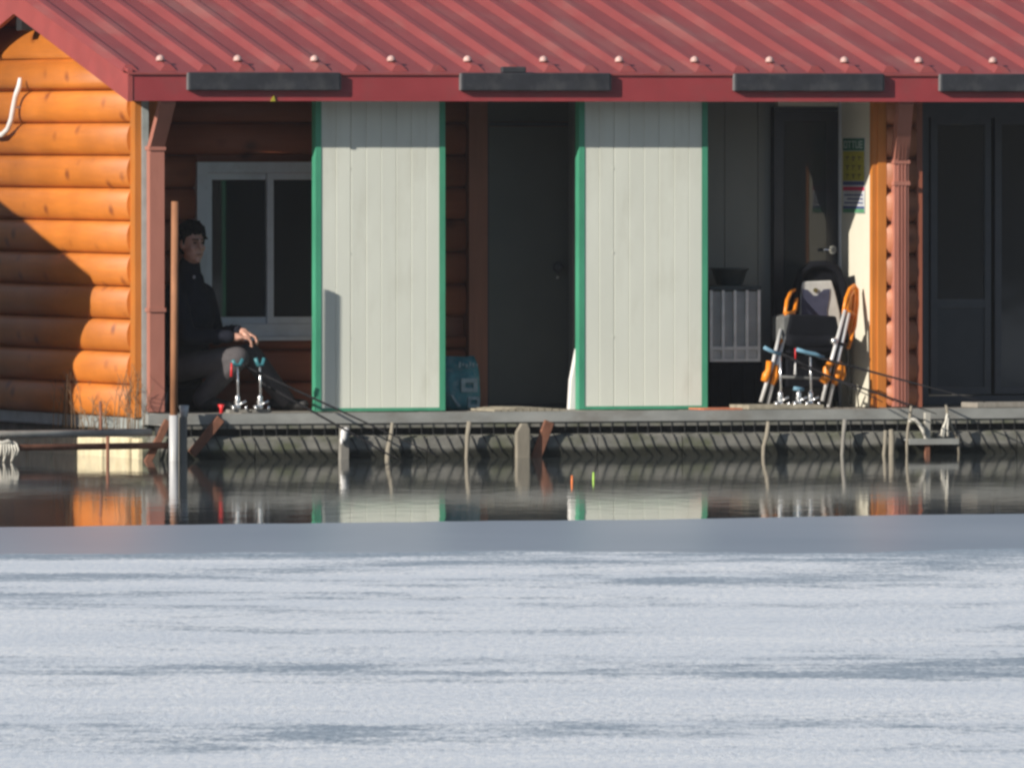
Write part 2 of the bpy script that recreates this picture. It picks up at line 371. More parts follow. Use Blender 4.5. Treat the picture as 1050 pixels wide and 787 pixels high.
# ------------------------------------------------------------------ main levels of the cabin
VE, VP, VW, VB, VB3 = .40, .70, .85, 1.72, 1.50     # eave, panels, wall front, porch back wall, back wall of the right bay
ZD = Z(422, .25)                                       # deck top
ZET, ZEB = Z(75, VE), Z(104, VE)                     # top and bottom of the fascia
TANP = .24; VR = VE + 2.52                           # roof pitch and ridge
UG = U(145, VW); UK = U(131, VE); UEND = U(1290, VE) # gable wall face, rake board, right end
UPART = U(893, VW)
def roofz(v): return ZET + TANP * ((v - VE) if v <= VR else (2 * VR - VE - v))
LOG0 = onu(120, 427, UG)[2]; PITCHZ = (onu(120, 59, UG)[2] - LOG0) / 11

def log_side(u, v0, v1, z0, z1, bulge=.072, n=9, slope=True):
    """half-round log along v with its bulge towards -u, cut to the roof slope"""
    mb = MB(); r0 = []; r1 = []; zc = (z0 + z1) / 2; hz = (z1 - z0) / 2 * .995
    pts = [(u + .03, z1 - .004)]
    for i in range(n + 1):
        a = math.pi / 2 - math.pi * i / n
        pts.append((u - bulge * (abs(math.cos(a)) ** .75), zc + hz * math.sin(a)))
    pts.append((u + .03, z0 + .004))
    for (x, z) in pts:
        a, b = v0, v1
        if slope:
            k = VE + (z + .05 - ZET) / TANP; a = max(a, k); b = min(b, 2 * VR - k)
            if b < a + .02: a = b = VR
        r0.append((x, a, z)); r1.append((x, b, z))
    m = len(pts); fs = [tuple(range(m)), tuple(range(m, 2*m))[::-1]]
    mb.add(r0 + r1, fs)
    for i in range(m):
        j = (i + 1) % m; mb.f.append((i, j, m + j, m + i)); mb.sm.append(0 < i < m - 2)
    return mb
def log_front(v, u0, u1, z0, z1, bulge=.068, n=9):
    mb = MB(); zc = (z0 + z1) / 2; hz = (z1 - z0) / 2 * .995; pts = [(v + .03, z1 - .004)]
    for i in range(n + 1):
        a = math.pi / 2 - math.pi * i / n
        pts.append((v - bulge * (abs(math.cos(a)) ** .75), zc + hz * math.sin(a)))
    pts.append((v + .03, z0 + .004)); m = len(pts)
    mb.add([(u0, y, z) for y, z in pts] + [(u1, y, z) for y, z in pts], [tuple(range(m)), tuple(range(m, 2*m))[::-1]])
    for i in range(m):
        j = (i + 1) % m; mb.f.append((i, j, m + j, m + i)); mb.sm.append(0 < i < m - 2)
    return mb

RIBSEC = [(-.098, .001), (-.036, 1), (.020, 1), (.058, .001)]
def rib(u, va, vb, za, zb, h):
    s = 1 if vb > va else -1; sec = [(x, h if y == 1 else y) for x, y in RIBSEC]
    vs = [(u + x * .8, va + s * y * 1.6, za + (y * .9 if y > .01 else y) + y * 1.6 * TANP) for x, y in sec] + [(u + x, vb, zb + y) for x, y in sec]
    return vs, [(0, 1, 2, 3), (7, 6, 5, 4), (0, 4, 5, 1), (1, 5, 6, 2), (2, 6, 7, 3), (3, 7, 4, 0)]
def build_roof(root, uk, uend, dark_end=False, ribs=True, rib0=None, sof=.04):
    """sheet, ribs, bolts, ridge cap, fascia and rake boards of one cabin; returns the roof part"""
    t = .012; mb = MB()
    prof = [(VE - .015, roofz(VE - .015)), (VR, roofz(VR)), (2*VR - VE + .015, roofz(VE - .015))]
    mb.prism([(uk, v, z) for v, z in prof] + [(uk, v, z - t) for v, z in prof[::-1]], (uend - uk, 0, 0))
    roof = part(root, 'roof', mb, M['roof'])
    pitch = 39.1 / 150 / CA * 1.0
    if ribs:
        k = 0; u = rib0
        h = .036
        while u < uend - .05:
            for side in (0, 1):
                mb = MB(); s = 1 if side == 0 else -1
                va, vb = (VE + .03, VR) if side == 0 else (2*VR - VE - .03, VR)
                za, zb = roofz(va) , roofz(VR)
                mb.add(*rib(u, va, vb, za, zb, h))
                if side == 0: part(roof, 'roof_rib', mb, M['roof'])
                elif k % 3 == 0: part(roof, 'roof_rib', mb, M['roof'])
            if k % 2 == 0:
                vb_ = VE + .19; zb_ = roofz(vb_) + h; mb = MB()
                mb.lathe((u - .025, vb_, zb_ - .002), [(.030, 0), (.030, .012), (.026, .026), (.016, .036), (.003, .041)], 10)
                part(roof, 'bolt_cap', mb, M['bolt'])
            u += pitch; k += 1
    mb = MB(); mb.prism([(uk, VR - .13, roofz(VR - .13) + .05), (uk, VR, roofz(VR) + .065), (uk, VR + .13, roofz(VR + .13) + .05), (uk, VR, roofz(VR) + .02)], (uend - uk, 0, 0))
    part(roof, 'ridge_cap', mb, M['roof'])
    for va, vb in ((VE, VE + .035), (2*VR - VE - .035, 2*VR - VE)):
        part(roof, 'fascia', MB().box((uk + .036, va, ZEB), (uend - .036, vb, ZET - .0135)), M['fascia'])
    for u0, u1 in ((uk, uk + .034), (uend - .034, uend)):
        mb = MB(); d = ZET - ZEB + .012
        pr = [(VE - .006, ZET + .018), (VR, roofz(VR) + .04), (2*VR - VE + .006, ZET + .018)]
        lo = [(2*VR - VE + .006, ZET + .018 - d - .01), (VR, roofz(VR) + .04 - d - .02), (VE - .006, ZET + .018 - d - .01)]
        mb.prism([(u0 if u0 == uk else u0, v, z) for v, z in pr + lo], (u1 - u0, 0, 0))
        part(roof, 'rake_board', mb, M['rake'])
    # boarded soffit closing the eaves
    part(roof, 'soffit', MB().box((uk + sof, VE + .04, ZEB + .035), (uend - sof, 2*VR - VE - .04, ZEB + .055)), M['soffit'])
    return roof

cab = thing('log_cabin', 'orange log cabin with ribbed red roof and shaded porch on the floating deck', 'cabin', (UG, VW, ZD))
rib0 = onv(177, 75, VE)[0] - 2 * 39.1 / 150 / CA
while rib0 < UK + .12: rib0 += 39.1 / 150 / CA
roof = build_roof(cab, UK, UEND, rib0=onv(177, 75, VE)[0], sof=UG - UK + .05)
for du in (-39.1 / 150 / CA,):
    u = onv(177, 75, VE)[0] + du
    part(roof, 'roof_rib', MB().add(*rib(u, VE + .03, VR, roofz(VE + .03), roofz(VR), .036)), M['roof'])
part(roof, 'ridge_beam', MB().box((UK + .04, VR - .06, roofz(VR) - .30), (UG + .3, VR + .06, roofz(VR) - .17)), M['dark'])

# gable wall with every log
gw = part(cab, 'gable_wall', MB().prism([(UG + .04, VW + .02, ZD - .02), (UG + .04, 2*VR - VW, ZD - .02), (UG + .04, 2*VR - VW, ZEB + .03), (UG + .04, VR, roofz(VR) - .06), (UG + .04, VW + .02, ZEB + .03)], (.1, 0, 0)), M['log_v'])
z = LOG0
while z < roofz(VR) - .12:
    part(gw, 'log', log_side(UG, VW + .10, 2*VR - VW - .02, z, z + PITCHZ), M['log_v']); z += PITCHZ
part(gw, 'corner_board', MB().box((UG - .045, VW, LOG0), (UG + .0, VW + .105, ZEB + .02)), M['trim'])
part(gw, 'corner_flashing', MB().box((UG + .002, VW - .012, LOG0 - .05), (UG + .048, VW + .015, ZEB + .02)), M['flash'])
part(gw, 'base_strip', MB().box((UG - .02, VW + .01, LOG0 - .075), (UG + .05, 2*VR - VW, LOG0 - .002)), M['flash'])
part(cab, 'back_wall', MB().box((UG + .15, 2*VR - VW - .1, ZD), (UEND - .5, 2*VR - VW, ZEB + .03)), M['grey_wall'])
part(cab, 'end_wall', MB().box((UEND - .4, VW, ZD), (UEND - .3, 2*VR - VW, ZEB + .03)), M['grey_wall'])

# porch back wall, left bay: logs, window
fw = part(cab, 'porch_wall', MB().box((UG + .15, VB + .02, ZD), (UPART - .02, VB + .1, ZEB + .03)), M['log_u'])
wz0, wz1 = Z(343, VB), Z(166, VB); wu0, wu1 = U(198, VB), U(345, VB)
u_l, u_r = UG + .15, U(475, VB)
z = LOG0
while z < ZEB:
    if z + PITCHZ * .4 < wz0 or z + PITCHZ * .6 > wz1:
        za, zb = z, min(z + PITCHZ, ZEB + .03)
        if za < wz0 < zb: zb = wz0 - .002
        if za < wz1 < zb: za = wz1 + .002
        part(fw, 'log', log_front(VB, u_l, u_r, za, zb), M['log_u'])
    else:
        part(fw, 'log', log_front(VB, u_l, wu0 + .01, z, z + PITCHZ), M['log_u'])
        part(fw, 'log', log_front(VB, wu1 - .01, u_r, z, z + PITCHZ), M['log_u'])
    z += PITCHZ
def ring(u0, u1, v0, v1, z0, z1, w, wb=None):
    wb = wb or w; mb = MB(); mb.box((u0, v0, z0), (u0 + w, v1, z1)); mb.box((u1 - w, v0, z0), (u1, v1, z1))
    mb.box((u0 + w, v0, z1 - w), (u1 - w, v1, z1)); mb.box((u0 + w, v0, z0), (u1 - w, v1, z0 + wb)); return mb
win = part(cab, 'window', ring(wu0, wu1, VB - .09, VB + .01, wz0, wz1, .075, .085), M['white_frame'])
um = U(273, VB)
for k, (a, b, vo) in enumerate(((wu0 + .077, um + .03, VB - .045), (um - .02, wu1 - .077, VB - .085))):
    sash = part(win, 'sash', ring(a, b, vo, vo + .035, wz0 + .087, wz1 - .077, .045), M['white_frame'])
    part(win, 'pane', MB().box((a + .046, vo + .014, wz0 + .134), (b - .046, vo + .02, wz1 - .124)), M['glass'])
part(win, 'sill', MB().box((wu0 - .02, VB - .13, wz0 - .03), (wu1 + .02, VB - .02, wz0 - .002)), M['white_frame'])

# unseen cross walls added behind the two panels to stop stray sun
for px in (440, 705):
    part(cab, 'porch_divider', MB().box((U(px, VP + .09), VP + .085, ZD), (U(px, VP + .09) + .06, (VB if px < 600 else VB3) - .075, ZEB + .033)), M['grey_wall'])
# middle bay: post, steel door
part(cab, 'porch_post', MB().box((U(476, VB), VB - .10, ZD), (U(495, VB), VB + .03, ZEB + .034)), M['post'])
du0, du1, dz1 = U(499, VB), U(582, VB), Z(130, VB)
door = part(cab, 'door', MB().box((du0, VB - .05, ZD + .03), (du1, VB - .005, dz1)), M['grey_door'])
part(door, 'door_frame', MB().box((du0 - .03, VB - .06, ZD), (du0 - .003, VB + .02, dz1 + .03)).box((du1 + .003, VB - .06, ZD), (du1 + .035, VB + .02, dz1 + .03)).box((du0 - .002, VB - .06, dz1 + .003), (du1 + .002, VB + .02, dz1 + .03)).box((du0 - .002, VB - .06, ZD), (du1 + .002, VB + .02, ZD + .027)), M['dark_frame'])
ku, kz = U(569, VB), Z(274, VB)
part(door, 'knob', MB().tube([(ku, VB - .05, kz), (ku, VB - .075, kz)], .04, 14).ball((ku, VB - .1, kz), .033), M['dark_frame'])
part(door, 'keyhole', MB().tube([(ku, VB - .05, kz - .07), (ku, VB - .058, kz - .07)], .012, 10), M['chrome'])
part(cab, 'transom_panel', MB().box((du0 - .03, VB - .03, dz1 + .033), (du1 + .035, VB + .015, ZEB + .034)), M['grey_door'])

# right bay: grey wall, black door, cream partition ending in a log pilaster
r0, r1 = U(640, VB3), U(795, VB3)
bw = part(cab, 'right_bay_wall', MB().box((U(588, VB3), VB3 + .015, ZD), (UPART - .005, VB3 + .1, ZEB + .034)), M['grey_wall'])
ub = r0
while ub < r1 - .02:
    e = min(ub + .25, r1 - .035)
    part(bw, 'wall_strip', MB().box((ub, VB3, ZD), (e - .005, VB3 + .013, ZEB + .034)), M['grey_wall']); ub += .25
bd0, bd1, bdz = U(795, VB3), U(861, VB3), Z(114, VB3)
bdoor = part(cab, 'door', MB().box((bd0, VB3 - .045, ZD + .03), (bd1, VB3 - .005, bdz)), M['black_door'], 'black door with dark glass beside the folding chair')
part(bdoor, 'door_frame', MB().box((bd0 - .03, VB3 - .055, ZD), (bd0 - .003, VB3 + .01, bdz + .03)).box((bd1 + .003, VB3 - .055, ZD), (bd1 + .03, VB3 + .01, bdz + .03)).box((bd0 - .002, VB3 - .055, bdz + .003), (bd1 + .002, VB3 + .01, bdz + .03)), M['black_door'])
part(bdoor, 'pane', MB().box((bd0 + .05, VB3 - .052, ZD + .2), (bd0 + .36, VB3 - .046, bdz - .07)), M['glass'])
hu, hz = U(851, VB3), Z(257, VB3)
part(bdoor, 'handle', MB().tube([(hu, VB3 - .045, hz), (hu, VB3 - .1, hz), (hu - .09, VB3 - .1, hz)], .012, 8).tube([(hu, VB3 - .045, hz), (hu, VB3 - .055, hz)], .03, 12), M['chrome'])
part(cab, 'transom_strip', MB().box((bd0, VB3 - .05, bdz + .034), (bd1, VB3 + .005, ZEB + .02)), M['twall'])
pw = part(cab, 'partition_wall', MB().box((UPART, VW + .01, ZD), (UPART + .10, VB + .1, ZEB + .034)), M['twall'])
part(pw, 'joint_strip', MB().box((UPART - .012, VB3 - .09, ZD), (UPART - .002, VB3 - .056, ZEB + .034)), M['white_frame'])
a, b = U(893, VW), U(906, VW)
part(pw, 'corner_board', MB().box((a - .004, VW - .035, ZD), (a + .03, VW + .012, ZEB + .03)), M['trim'])
part(pw, 'corner_board', MB().box((a + .032, VW - .05, ZD), (b, VW + .009, ZEB + .03)), M['trim'])
pa, pb = b + .003, U(937, VW)
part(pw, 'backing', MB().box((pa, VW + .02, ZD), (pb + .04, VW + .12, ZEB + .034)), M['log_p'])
z = LOG0 - .02
while z < ZEB:
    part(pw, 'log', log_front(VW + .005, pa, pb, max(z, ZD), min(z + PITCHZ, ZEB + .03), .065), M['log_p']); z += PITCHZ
part(pw, 'corner_board', MB().box((pb + .002, VW - .05, ZD), (U(943, VW), VW + .13, ZEB + .03)), M['redtrim'])

# right unit: bronze sliding doors in the shade
g0 = U(944, VB); g1 = UEND - .42
sw = part(cab, 'sliding_door', ring(g0 - .12, g1, VB - .1, VB + .02, ZD, ZEB + .034, .14, .06), M['slide_frame'])
gz0, gz1 = ZD + .07, Z(120, VB)
for k in range(3):
    a = U(950, VB) + k * .46 if k == 0 else U(1018, VB) + (k - 1) * .75; b = U(1012, VB) if k == 0 else a + .74
    vo = VB - .08 if k % 2 == 0 else VB - .04
    lf = part(sw, 'leaf_frame', ring(a, b, vo, vo + .035, gz0, gz1, .05), M['slide_frame'])
    if k == 0:
        zm = Z(313, VB); part(sw, 'leaf_rail', MB().box((a + .05, vo + .002, zm - .03), (b - .05, vo + .033, zm + .03)), M['slide_frame'])
        part(sw, 'leaf_panel', MB().box((a + .051, vo + .012, gz0 + .051), (b - .051, vo + .024, zm - .031)), M['slide_panel'])
        part(sw, 'pane', MB().box((a + .051, vo + .014, zm + .031), (b - .051, vo + .02, gz1 - .051)), M['glass'])
    else: part(sw, 'pane', MB().box((a + .051, vo + .014, gz0 + .051), (b - .051, vo + .02, gz1 - .051)), M['glass'])
part(sw, 'head_panel', MB().box((g0 + .02, VB - .02, gz1 + .003), (g1 - .14, VB + .015, ZEB - .11)), M['slide_panel'])

# downpipes
def downpipe(px_top, px_low, py_bend, grooves):
    v0, v1 = VE + .10, VW - .055
    zt, zb, zl = ZEB + .03, Z(py_bend, VW), ZD + .005
    ut, ul = U(px_top, v0), U(px_low, v1); w = .052; d = .036
    mb = MB(); ring_ = lambda u, v, z: [(u - w, v - d, z), (u + w, v - d, z), (u + w, v + d, z), (u - w, v + d, z)]
    R = [ring_(ut, v0, zt), ring_(ut, v0, zt - .05), ring_(ul, v1, zb), ring_(ul, v1, zl)]
    vs = sum(R, []); fs = [(0, 1, 2, 3), (12, 13, 14, 15)]
    for i in range(3):
        for k in range(4): fs.append((i*4+k, i*4+(k+1) % 4, i*4+4+(k+1) % 4, i*4+4+k))
    o = part(cab, 'downpipe', mb.add(vs, fs), M['downpipe'])
    for g in grooves:
        part(o, 'groove_rib', MB().prism([(ut+g-.006, v0-d-.007, zt-.02), (ut+g+.006, v0-d-.007, zt-.02), (ut+g+.006, v0-d+.002, zt-.02), (ut+g-.006, v0-d+.002, zt-.02)], (ul-ut, v1-v0, zb-zt+.02)).box((ul+g-.006, v1-d-.007, zl), (ul+g+.006, v1-d+.002, zb)), M['downpipe'])
    for zz in (zb, zb - .15 if grooves else zb - 1.1):
        part(o, 'collar', MB().box((ul - w - .008, v1 - d - .011, zz - .014), (ul + w + .008, v1 + d + .008, zz + .014)), M['downpipe'])
downpipe(171, 159.5, 152, ())
downpipe(927.5, 922.5, 166, (-.025, .0, .025))

# ------------------------------------------------------------------ the next cabin to the left (outside the frame; its shadow falls on the gable wall)
su, sv, sz = onu(101, 319, UG)
dN = (ZEB - sz) / -SUN_UVZ[2]
n_right = UG - dN; dv = sv - SUN_UVZ[1] * dN - VE
nb = thing('log_cabin', 'neighbouring log cabin with red roof, left of the orange gable wall', 'cabin', (n_right - 5, VW, ZD))
def shift_v(o):
    o.location = W(n_right - 5, VW + dv, ZD)
build_roof(nb, n_right - 6.0, n_right, ribs=False)
nw = part(nb, 'gable_wall', MB().prism([(n_right - .3, VE + .24, 0), (n_right - .3, 2*VR - VW, 0), (n_right - .3, 2*VR - VW, ZEB + .03), (n_right - .3, VR, roofz(VR) - .06), (n_right - .3, VE + .24, ZEB + .03)], (-.12, 0, 0)), M['log_v'])
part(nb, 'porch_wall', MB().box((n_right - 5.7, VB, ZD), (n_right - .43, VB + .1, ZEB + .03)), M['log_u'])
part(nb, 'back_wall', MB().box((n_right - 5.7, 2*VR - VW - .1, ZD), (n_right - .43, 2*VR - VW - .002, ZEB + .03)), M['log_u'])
part(nb, 'gable_wall', MB().box((n_right - 5.82, VW, ZD), (n_right - 5.702, 2*VR - VW, ZEB + .03)), M['log_v'])
part(nb, 'door', MB().box((n_right - 3.2, VB - .03, ZD + .01), (n_right - 2.4, VB - .003, Z(130, VB))), M['grey_door'])
shift_v(nb)
nd = thing('floating_deck', 'floating deck under the neighbouring cabin at far left', 'deck', (n_right - 5, 0, 0))
part(nd, 'deck_slab', MB().box((n_right - 6, .25, ZD - .09), (n_right - .2, 5.2, ZD - .003)), M['plank'])
part(nd, 'float', MB().box((n_right - 5.9, .3, -.2), (n_right - .35, 5.1, ZD - .1)), M['float'])
nd.location = W(n_right - 5, dv, 0)

# ------------------------------------------------------------------ floating deck
VOFF = 0.0; VWD, VBD = VW - .25, VB - .25; UGD = UG
dk = thing('floating_deck', 'weathered grey floating deck with slatted skirt under the cabin porch', 'deck', (U(152, 0), 0, 0))
d0, d1 = U(152, 0), UEND + .2
part(dk, 'edge_beam', MB().box((d0, 0, Z(432.5, 0)), (d1, .06, ZD)), M['beam'])
part(dk, 'edge_beam', MB().box((UG + .0, .062, Z(434, 0)), (UG + .05, VWD - .02, ZD - .003)), M['beam'])
u = UG + .055
while u < d1 - .02:
    e = min(u + .19, d1); dz = random.uniform(-.003, .002)
    part(dk, 'deck_board', MB().box((u, .063, ZD - .035), (e - .008, VBD - .06, ZD - .004 + dz)), M['plank']); u += .19
part(dk, 'under_deck', MB().box((UG + .1, .3, ZD - .12), (d1, 4.7, ZD - .037)), M['plank'])
zr0, zr1, zf1 = Z(437.5, 0), Z(432.7, 0), Z(445, 0)
part(dk, 'frame_rail', MB().box((UG, .012, zr0), (d1, .10, zr1)), M['float'])
part(dk, 'recess', MB().box((UG + .03, .09, zf1 - .01), (d1, .4, zr1)), M['lash'])  # near-black backing paints the shade in the gap below the rail
# float drums under the frame, each side face bulging, crossed by thin slanting dark strips
u = UG
while u < d1:
    e = min(u + .62, d1); mb = MB(); sec = [(.05, zf1), (.004, zf1 - .02), (-.004, .07), (.02, -.02), (.06, -.25), (1.0, -.25), (1.0, zf1)]
    part(dk, 'float', mb.prism([(u, y, z) for y, z in sec], (e - u - .008, 0, 0)), M['float']); u += .62
step = 12.3 / 150 / CA; u = UG + .06
while u < d1:
    j = random.uniform(-.007, .007); lean = .052 + random.uniform(-.012, .012)
    part(dk, 'lashing', MB().tube([(u + j, .006, zr1), (u + j + .004, .006, zr0), (u + j + .012, .02, zf1 + .004), (u + j + .02, -.004, zf1 - .022), (u + j + .02 + lean, -.010, .03)], [.0026, .0026, .0028, .0042, .0045], 5), M['lash'])
    u += step
# gable-side floats (cream foam)
part(dk, 'gable_float', MB().box((UG + .02, VWD, -.25), (UG + .6, 4.7, ZD - .125)), M['float'])
for a, b, zt in ((83, 108, 447.5), (112, 136, 447.5), (139.5, 146, 449)):
    va, vb = onu(b, 460, UG)[1], onu(a, 460, UG)[1]
    o = part(dk, 'foam_block', MB().box((UG - .035, va, -.1), (UG + .018, vb, onu((a + b) / 2, zt, UG)[2])), M['foam']); bevel(o, .012)
v = onu(83, 460, UG)[1] + .06
for k in range(4):
    o = part(dk, 'foam_block', MB().box((UG - .03, v, -.1), (UG + .018, v + .5, .13)), M['foam']); bevel(o, .012); v += .54
part(dk, 'side_sill', MB().box((UG - .03, VWD + .02, ZD - .12), (UG + .1, 4.7, LOG0 - .077)), M['beam'])

# braces and stakes at the deck edge
def strut(name, a, b, w, d, m, label, cat, v=-.05, group=None):
    A = Vector(onv(a[0], a[1], v)); B = Vector(onv(b[0], b[1], v)); t = (B - A).normalized(); n = Vector((-t.z, 0, t.x)) * (w / 2)
    A = A - t * .03 if b[1] < a[1] else A; mb = MB().prism([tuple(A + n), tuple(A - n), tuple(B - n), tuple(B + n)], (0, d, 0))
    return bevel(solo(name, mb, m, label, cat, (A.x, v, 0), group), .004)
def stakepix(name, pts, r, m, label, v=-.06, group='stakes along the deck edge', n=8):
    P = [onv(x, y, v) for x, y in pts]; P = P[:-1] + [P[-1], (P[-1][0], P[-1][1], -.3)]
    rr = [q * .85 for q in r]
    return solo(name, MB().tube(P, rr + [rr[-1]], n), m, label, 'stake', (P[-1][0], v, 0), group)
pole = thing('mooring_pole', 'tall rusty pole in white sleeve in front of the seated person', 'pole', (U(178, -.15), -.15, 0))
pu0, pu1 = U(178, -.15), U(179.5, -.15)
part(pole, 'rusty_pole', MB().tube([(pu0, -.15, 0.1), (pu1, -.15, Z(206, -.15))], .0255, 14), M['rust_pole'])
part(pole, 'sleeve', MB().tube([(pu0, -.15, -.4), (pu0, -.15, Z(423, -.15))], .031, 14), M['pvc'])
pu = U(187.5, -.1)
solo('mooring_post', MB().box((pu - .024, -.12, -.3), (pu + .024, -.07, Z(425, -.1))), M['grey_post'], 'short brown post beside the white sleeved pole', 'post', (pu, -.1, 0))
solo('cup', MB().lathe((U(189, -.1), -.095, Z(425, -.1) + .001), [(.001, 0), (.024, 0), (.033, .078), (.029, .079), (.021, .006), (.001, .005)], 16), M['cup'], 'pale cup standing on the short post', 'cup', (U(189, -.1), -.095, Z(425, -.1)))
strut('rusty_brace', (200, 462), (227, 429), .062, .03, M['rust'], 'rusty diagonal brace right of the white sleeved pole', 'brace', -.035, 'rusty braces under the deck')
strut('rusty_brace', (152, 473), (173, 431), .05, .03, M['rust'], 'rusty diagonal brace left of the white sleeved pole', 'brace', -.035, 'rusty braces under the deck')
strut('rusty_brace', (549, 473), (564, 432), .07, .03, M['rust'], 'red rusty brace next to the wide pale plank post', 'brace', -.05, 'rusty braces under the deck')
strut('plank_post', (353.5, 476), (354.5, 436), .062, .05, M['grey_post'], 'grey square post with a white rag under first panel', 'post', -.07)
solo('rag', MB().ball((U(353, -.09), -.085, Z(444, -.08)), (.026, .018, .05), 10).ball((U(350.5, -.09), -.088, Z(450, -.08)), (.013, .012, .03), 8).ball((U(355, -.09), -.088, Z(440, -.08)), (.02, .014, .025), 8), M['white_sheet'], 'small white rag tied on the grey post', 'rag', (U(353, -.09), -.085, Z(444, -.08)))
stakepix('wooden_stake', [(402.5, 433), (401, 447), (398, 460), (397, 474)], [.014, .020, .022, .024], M['stake'], 'crooked pale stake below the right half of first panel')
stakepix('wooden_stake', [(481.5, 432), (479.5, 446), (478, 474)], [.022, .020, .014], M['stake'], 'thin pale stake below the blue sack')
wu = U(536, -.08)
pp = solo('plank_post', MB().prism([(wu - .05, -.1, -.3), (wu + .05, -.1, -.3), (wu + .05, -.1, Z(440, -.1)), (wu + .03, -.1, Z(434, -.1)), (wu - .015, -.1, Z(434, -.1)), (wu - .05, -.1, Z(443, -.1))], (0, .045, 0)), M['stake'], 'wide pale plank post standing below the grey door', 'post', (wu, -.1, 0)); bevel(pp, .008)
stakepix('wooden_stake', [(788, 432), (786.5, 446), (783, 458), (782.5, 474)], [.017, .020, .018, .016], M['stake'], 'crooked stake under the left legs of the chair')
stakepix('wooden_stake', [(866.5, 430), (865, 445), (863, 474)], [.020, .018, .016], M['grey_post'], 'dull grey stake under the right side of the chair')
stakepix('wooden_stake', [(908, 441), (907.5, 455), (906, 472)], [.016, .016, .018], M['stake'], 'slim pale stake left of the rope ladder')
stakepix('wooden_stake', [(913.5, 440), (914.5, 448), (914, 472)], [.018, .028, .024], M['stake'], 'stout pale stake with rounded top left of the rope ladder')
# pipes running left to the next deck
for nm, y0, y1, r, m, lb, vv in (('grey_pipe', 445.5, 443.0, .026, 'steel', 'upper grey pipe running left from the deck', -.02), ('rusty_pipe', 458.5, 456.5, .022, 'rust', 'lower rusty brown pipe running left from the sleeved pole', -.06)):
    A = onv(-260, y0 + 4, vv); B = onv(155 if r > .024 else 172, y1, vv)
    solo(nm, MB().tube([A, B], r, 12), M[m], lb, 'pipe', (B[0], B[1], 0))
kn = MB(); kb = onv(9, 458, -.09)
for k in range(7):
    a = k * .9; x = kb[0] - .06 + k * .018
    kn.tube([(x, -.055, kb[2] + .03), (x + .005, -.095, kb[2] + .015), (x + .003 * k, -.1, kb[2] - .02), (x + .015 * math.sin(k * 2.1), -.09, kb[2] - .06 - .02 * (k % 3))], .009, 6)
kn.tube([onv(-6, 452, -.09), onv(2, 454, -.09), onv(8, 452, -.09), onv(13, 455, -.09)], .014, 7)
solo('rope_knot', kn, M['rope'], 'white rope knotted round the lower rusty pipe', 'rope', kb)
A = onv(103, 411, -.02); solo('iron_stake', MB().tube([A, onv(103.5, 440, -.02), onv(105, 446, -.02)], .011, 7), M['rust'], 'thin dark stake standing on the grey pipe by the gable', 'stake', onv(105, 446, -.02))
A = onv(110.5, 447, -.1); solo('iron_stake', MB().tube([A, onv(110.5, 470, -.1), (A[0], -.1, -.3)], .012, 7), M['rust'], 'dark stake in the water before the cream foam blocks', 'stake', (A[0], -.1, 0))

# rope boarding ladder at the right
ld = thing('rope_ladder', 'small boarding ladder of pale rails and rope hanging from the deck', 'ladder', (U(955, -.1), -.1, 0))
def pix(pts, v): return [onv(x, y, v) for x, y in pts]
part(ld, 'rail', MB().tube(pix([(934.5, 416), (933, 428), (931, 440), (930, 455), (930.5, 475)], -.1), .011, 8), M['stake'])
part(ld, 'rail', MB().tube(pix([(970, 414), (972, 428), (977, 440), (982.5, 452), (984, 475)], -.1), .010, 8), M['stake'])
part(ld, 'post', MB().box((U(948, -.09), -.11, Z(456, -.1)), (U(953, -.09), -.075, Z(426, -.1))), M['steel'])
part(ld, 'post_foot', MB().box((U(948.4, -.09), -.108, -.2), (U(952.6, -.09), -.078, Z(456.3, -.1))), M['rust'])
part(ld, 'step', MB().box((U(931, -.1), -.125, Z(459, -.1)), (U(982, -.1), -.114, Z(453, -.1))).box((U(931, -.1), -.112, Z(455, -.1)), (U(982, -.1), .02, Z(453, -.1))), M['beam'])
part(ld, 'rope_loop', MB().tube(pix([(932, 431), (938, 430), (943, 435), (946.5, 441), (948, 446)], -.125), .014, 8), M['rope'])
part(ld, 'rope_loop', MB().tube(pix([(971.5, 424), (970, 432), (966.5, 440), (965.5, 446), (967, 448), (968.5, 438)], -.125), .010, 8), M['rope'])
part(ld, 'rope_end', MB().tube(pix([(971.8, 428), (971.5, 438), (972, 447)], -.125), .010, 8), M['rope'])

VOFF = .25
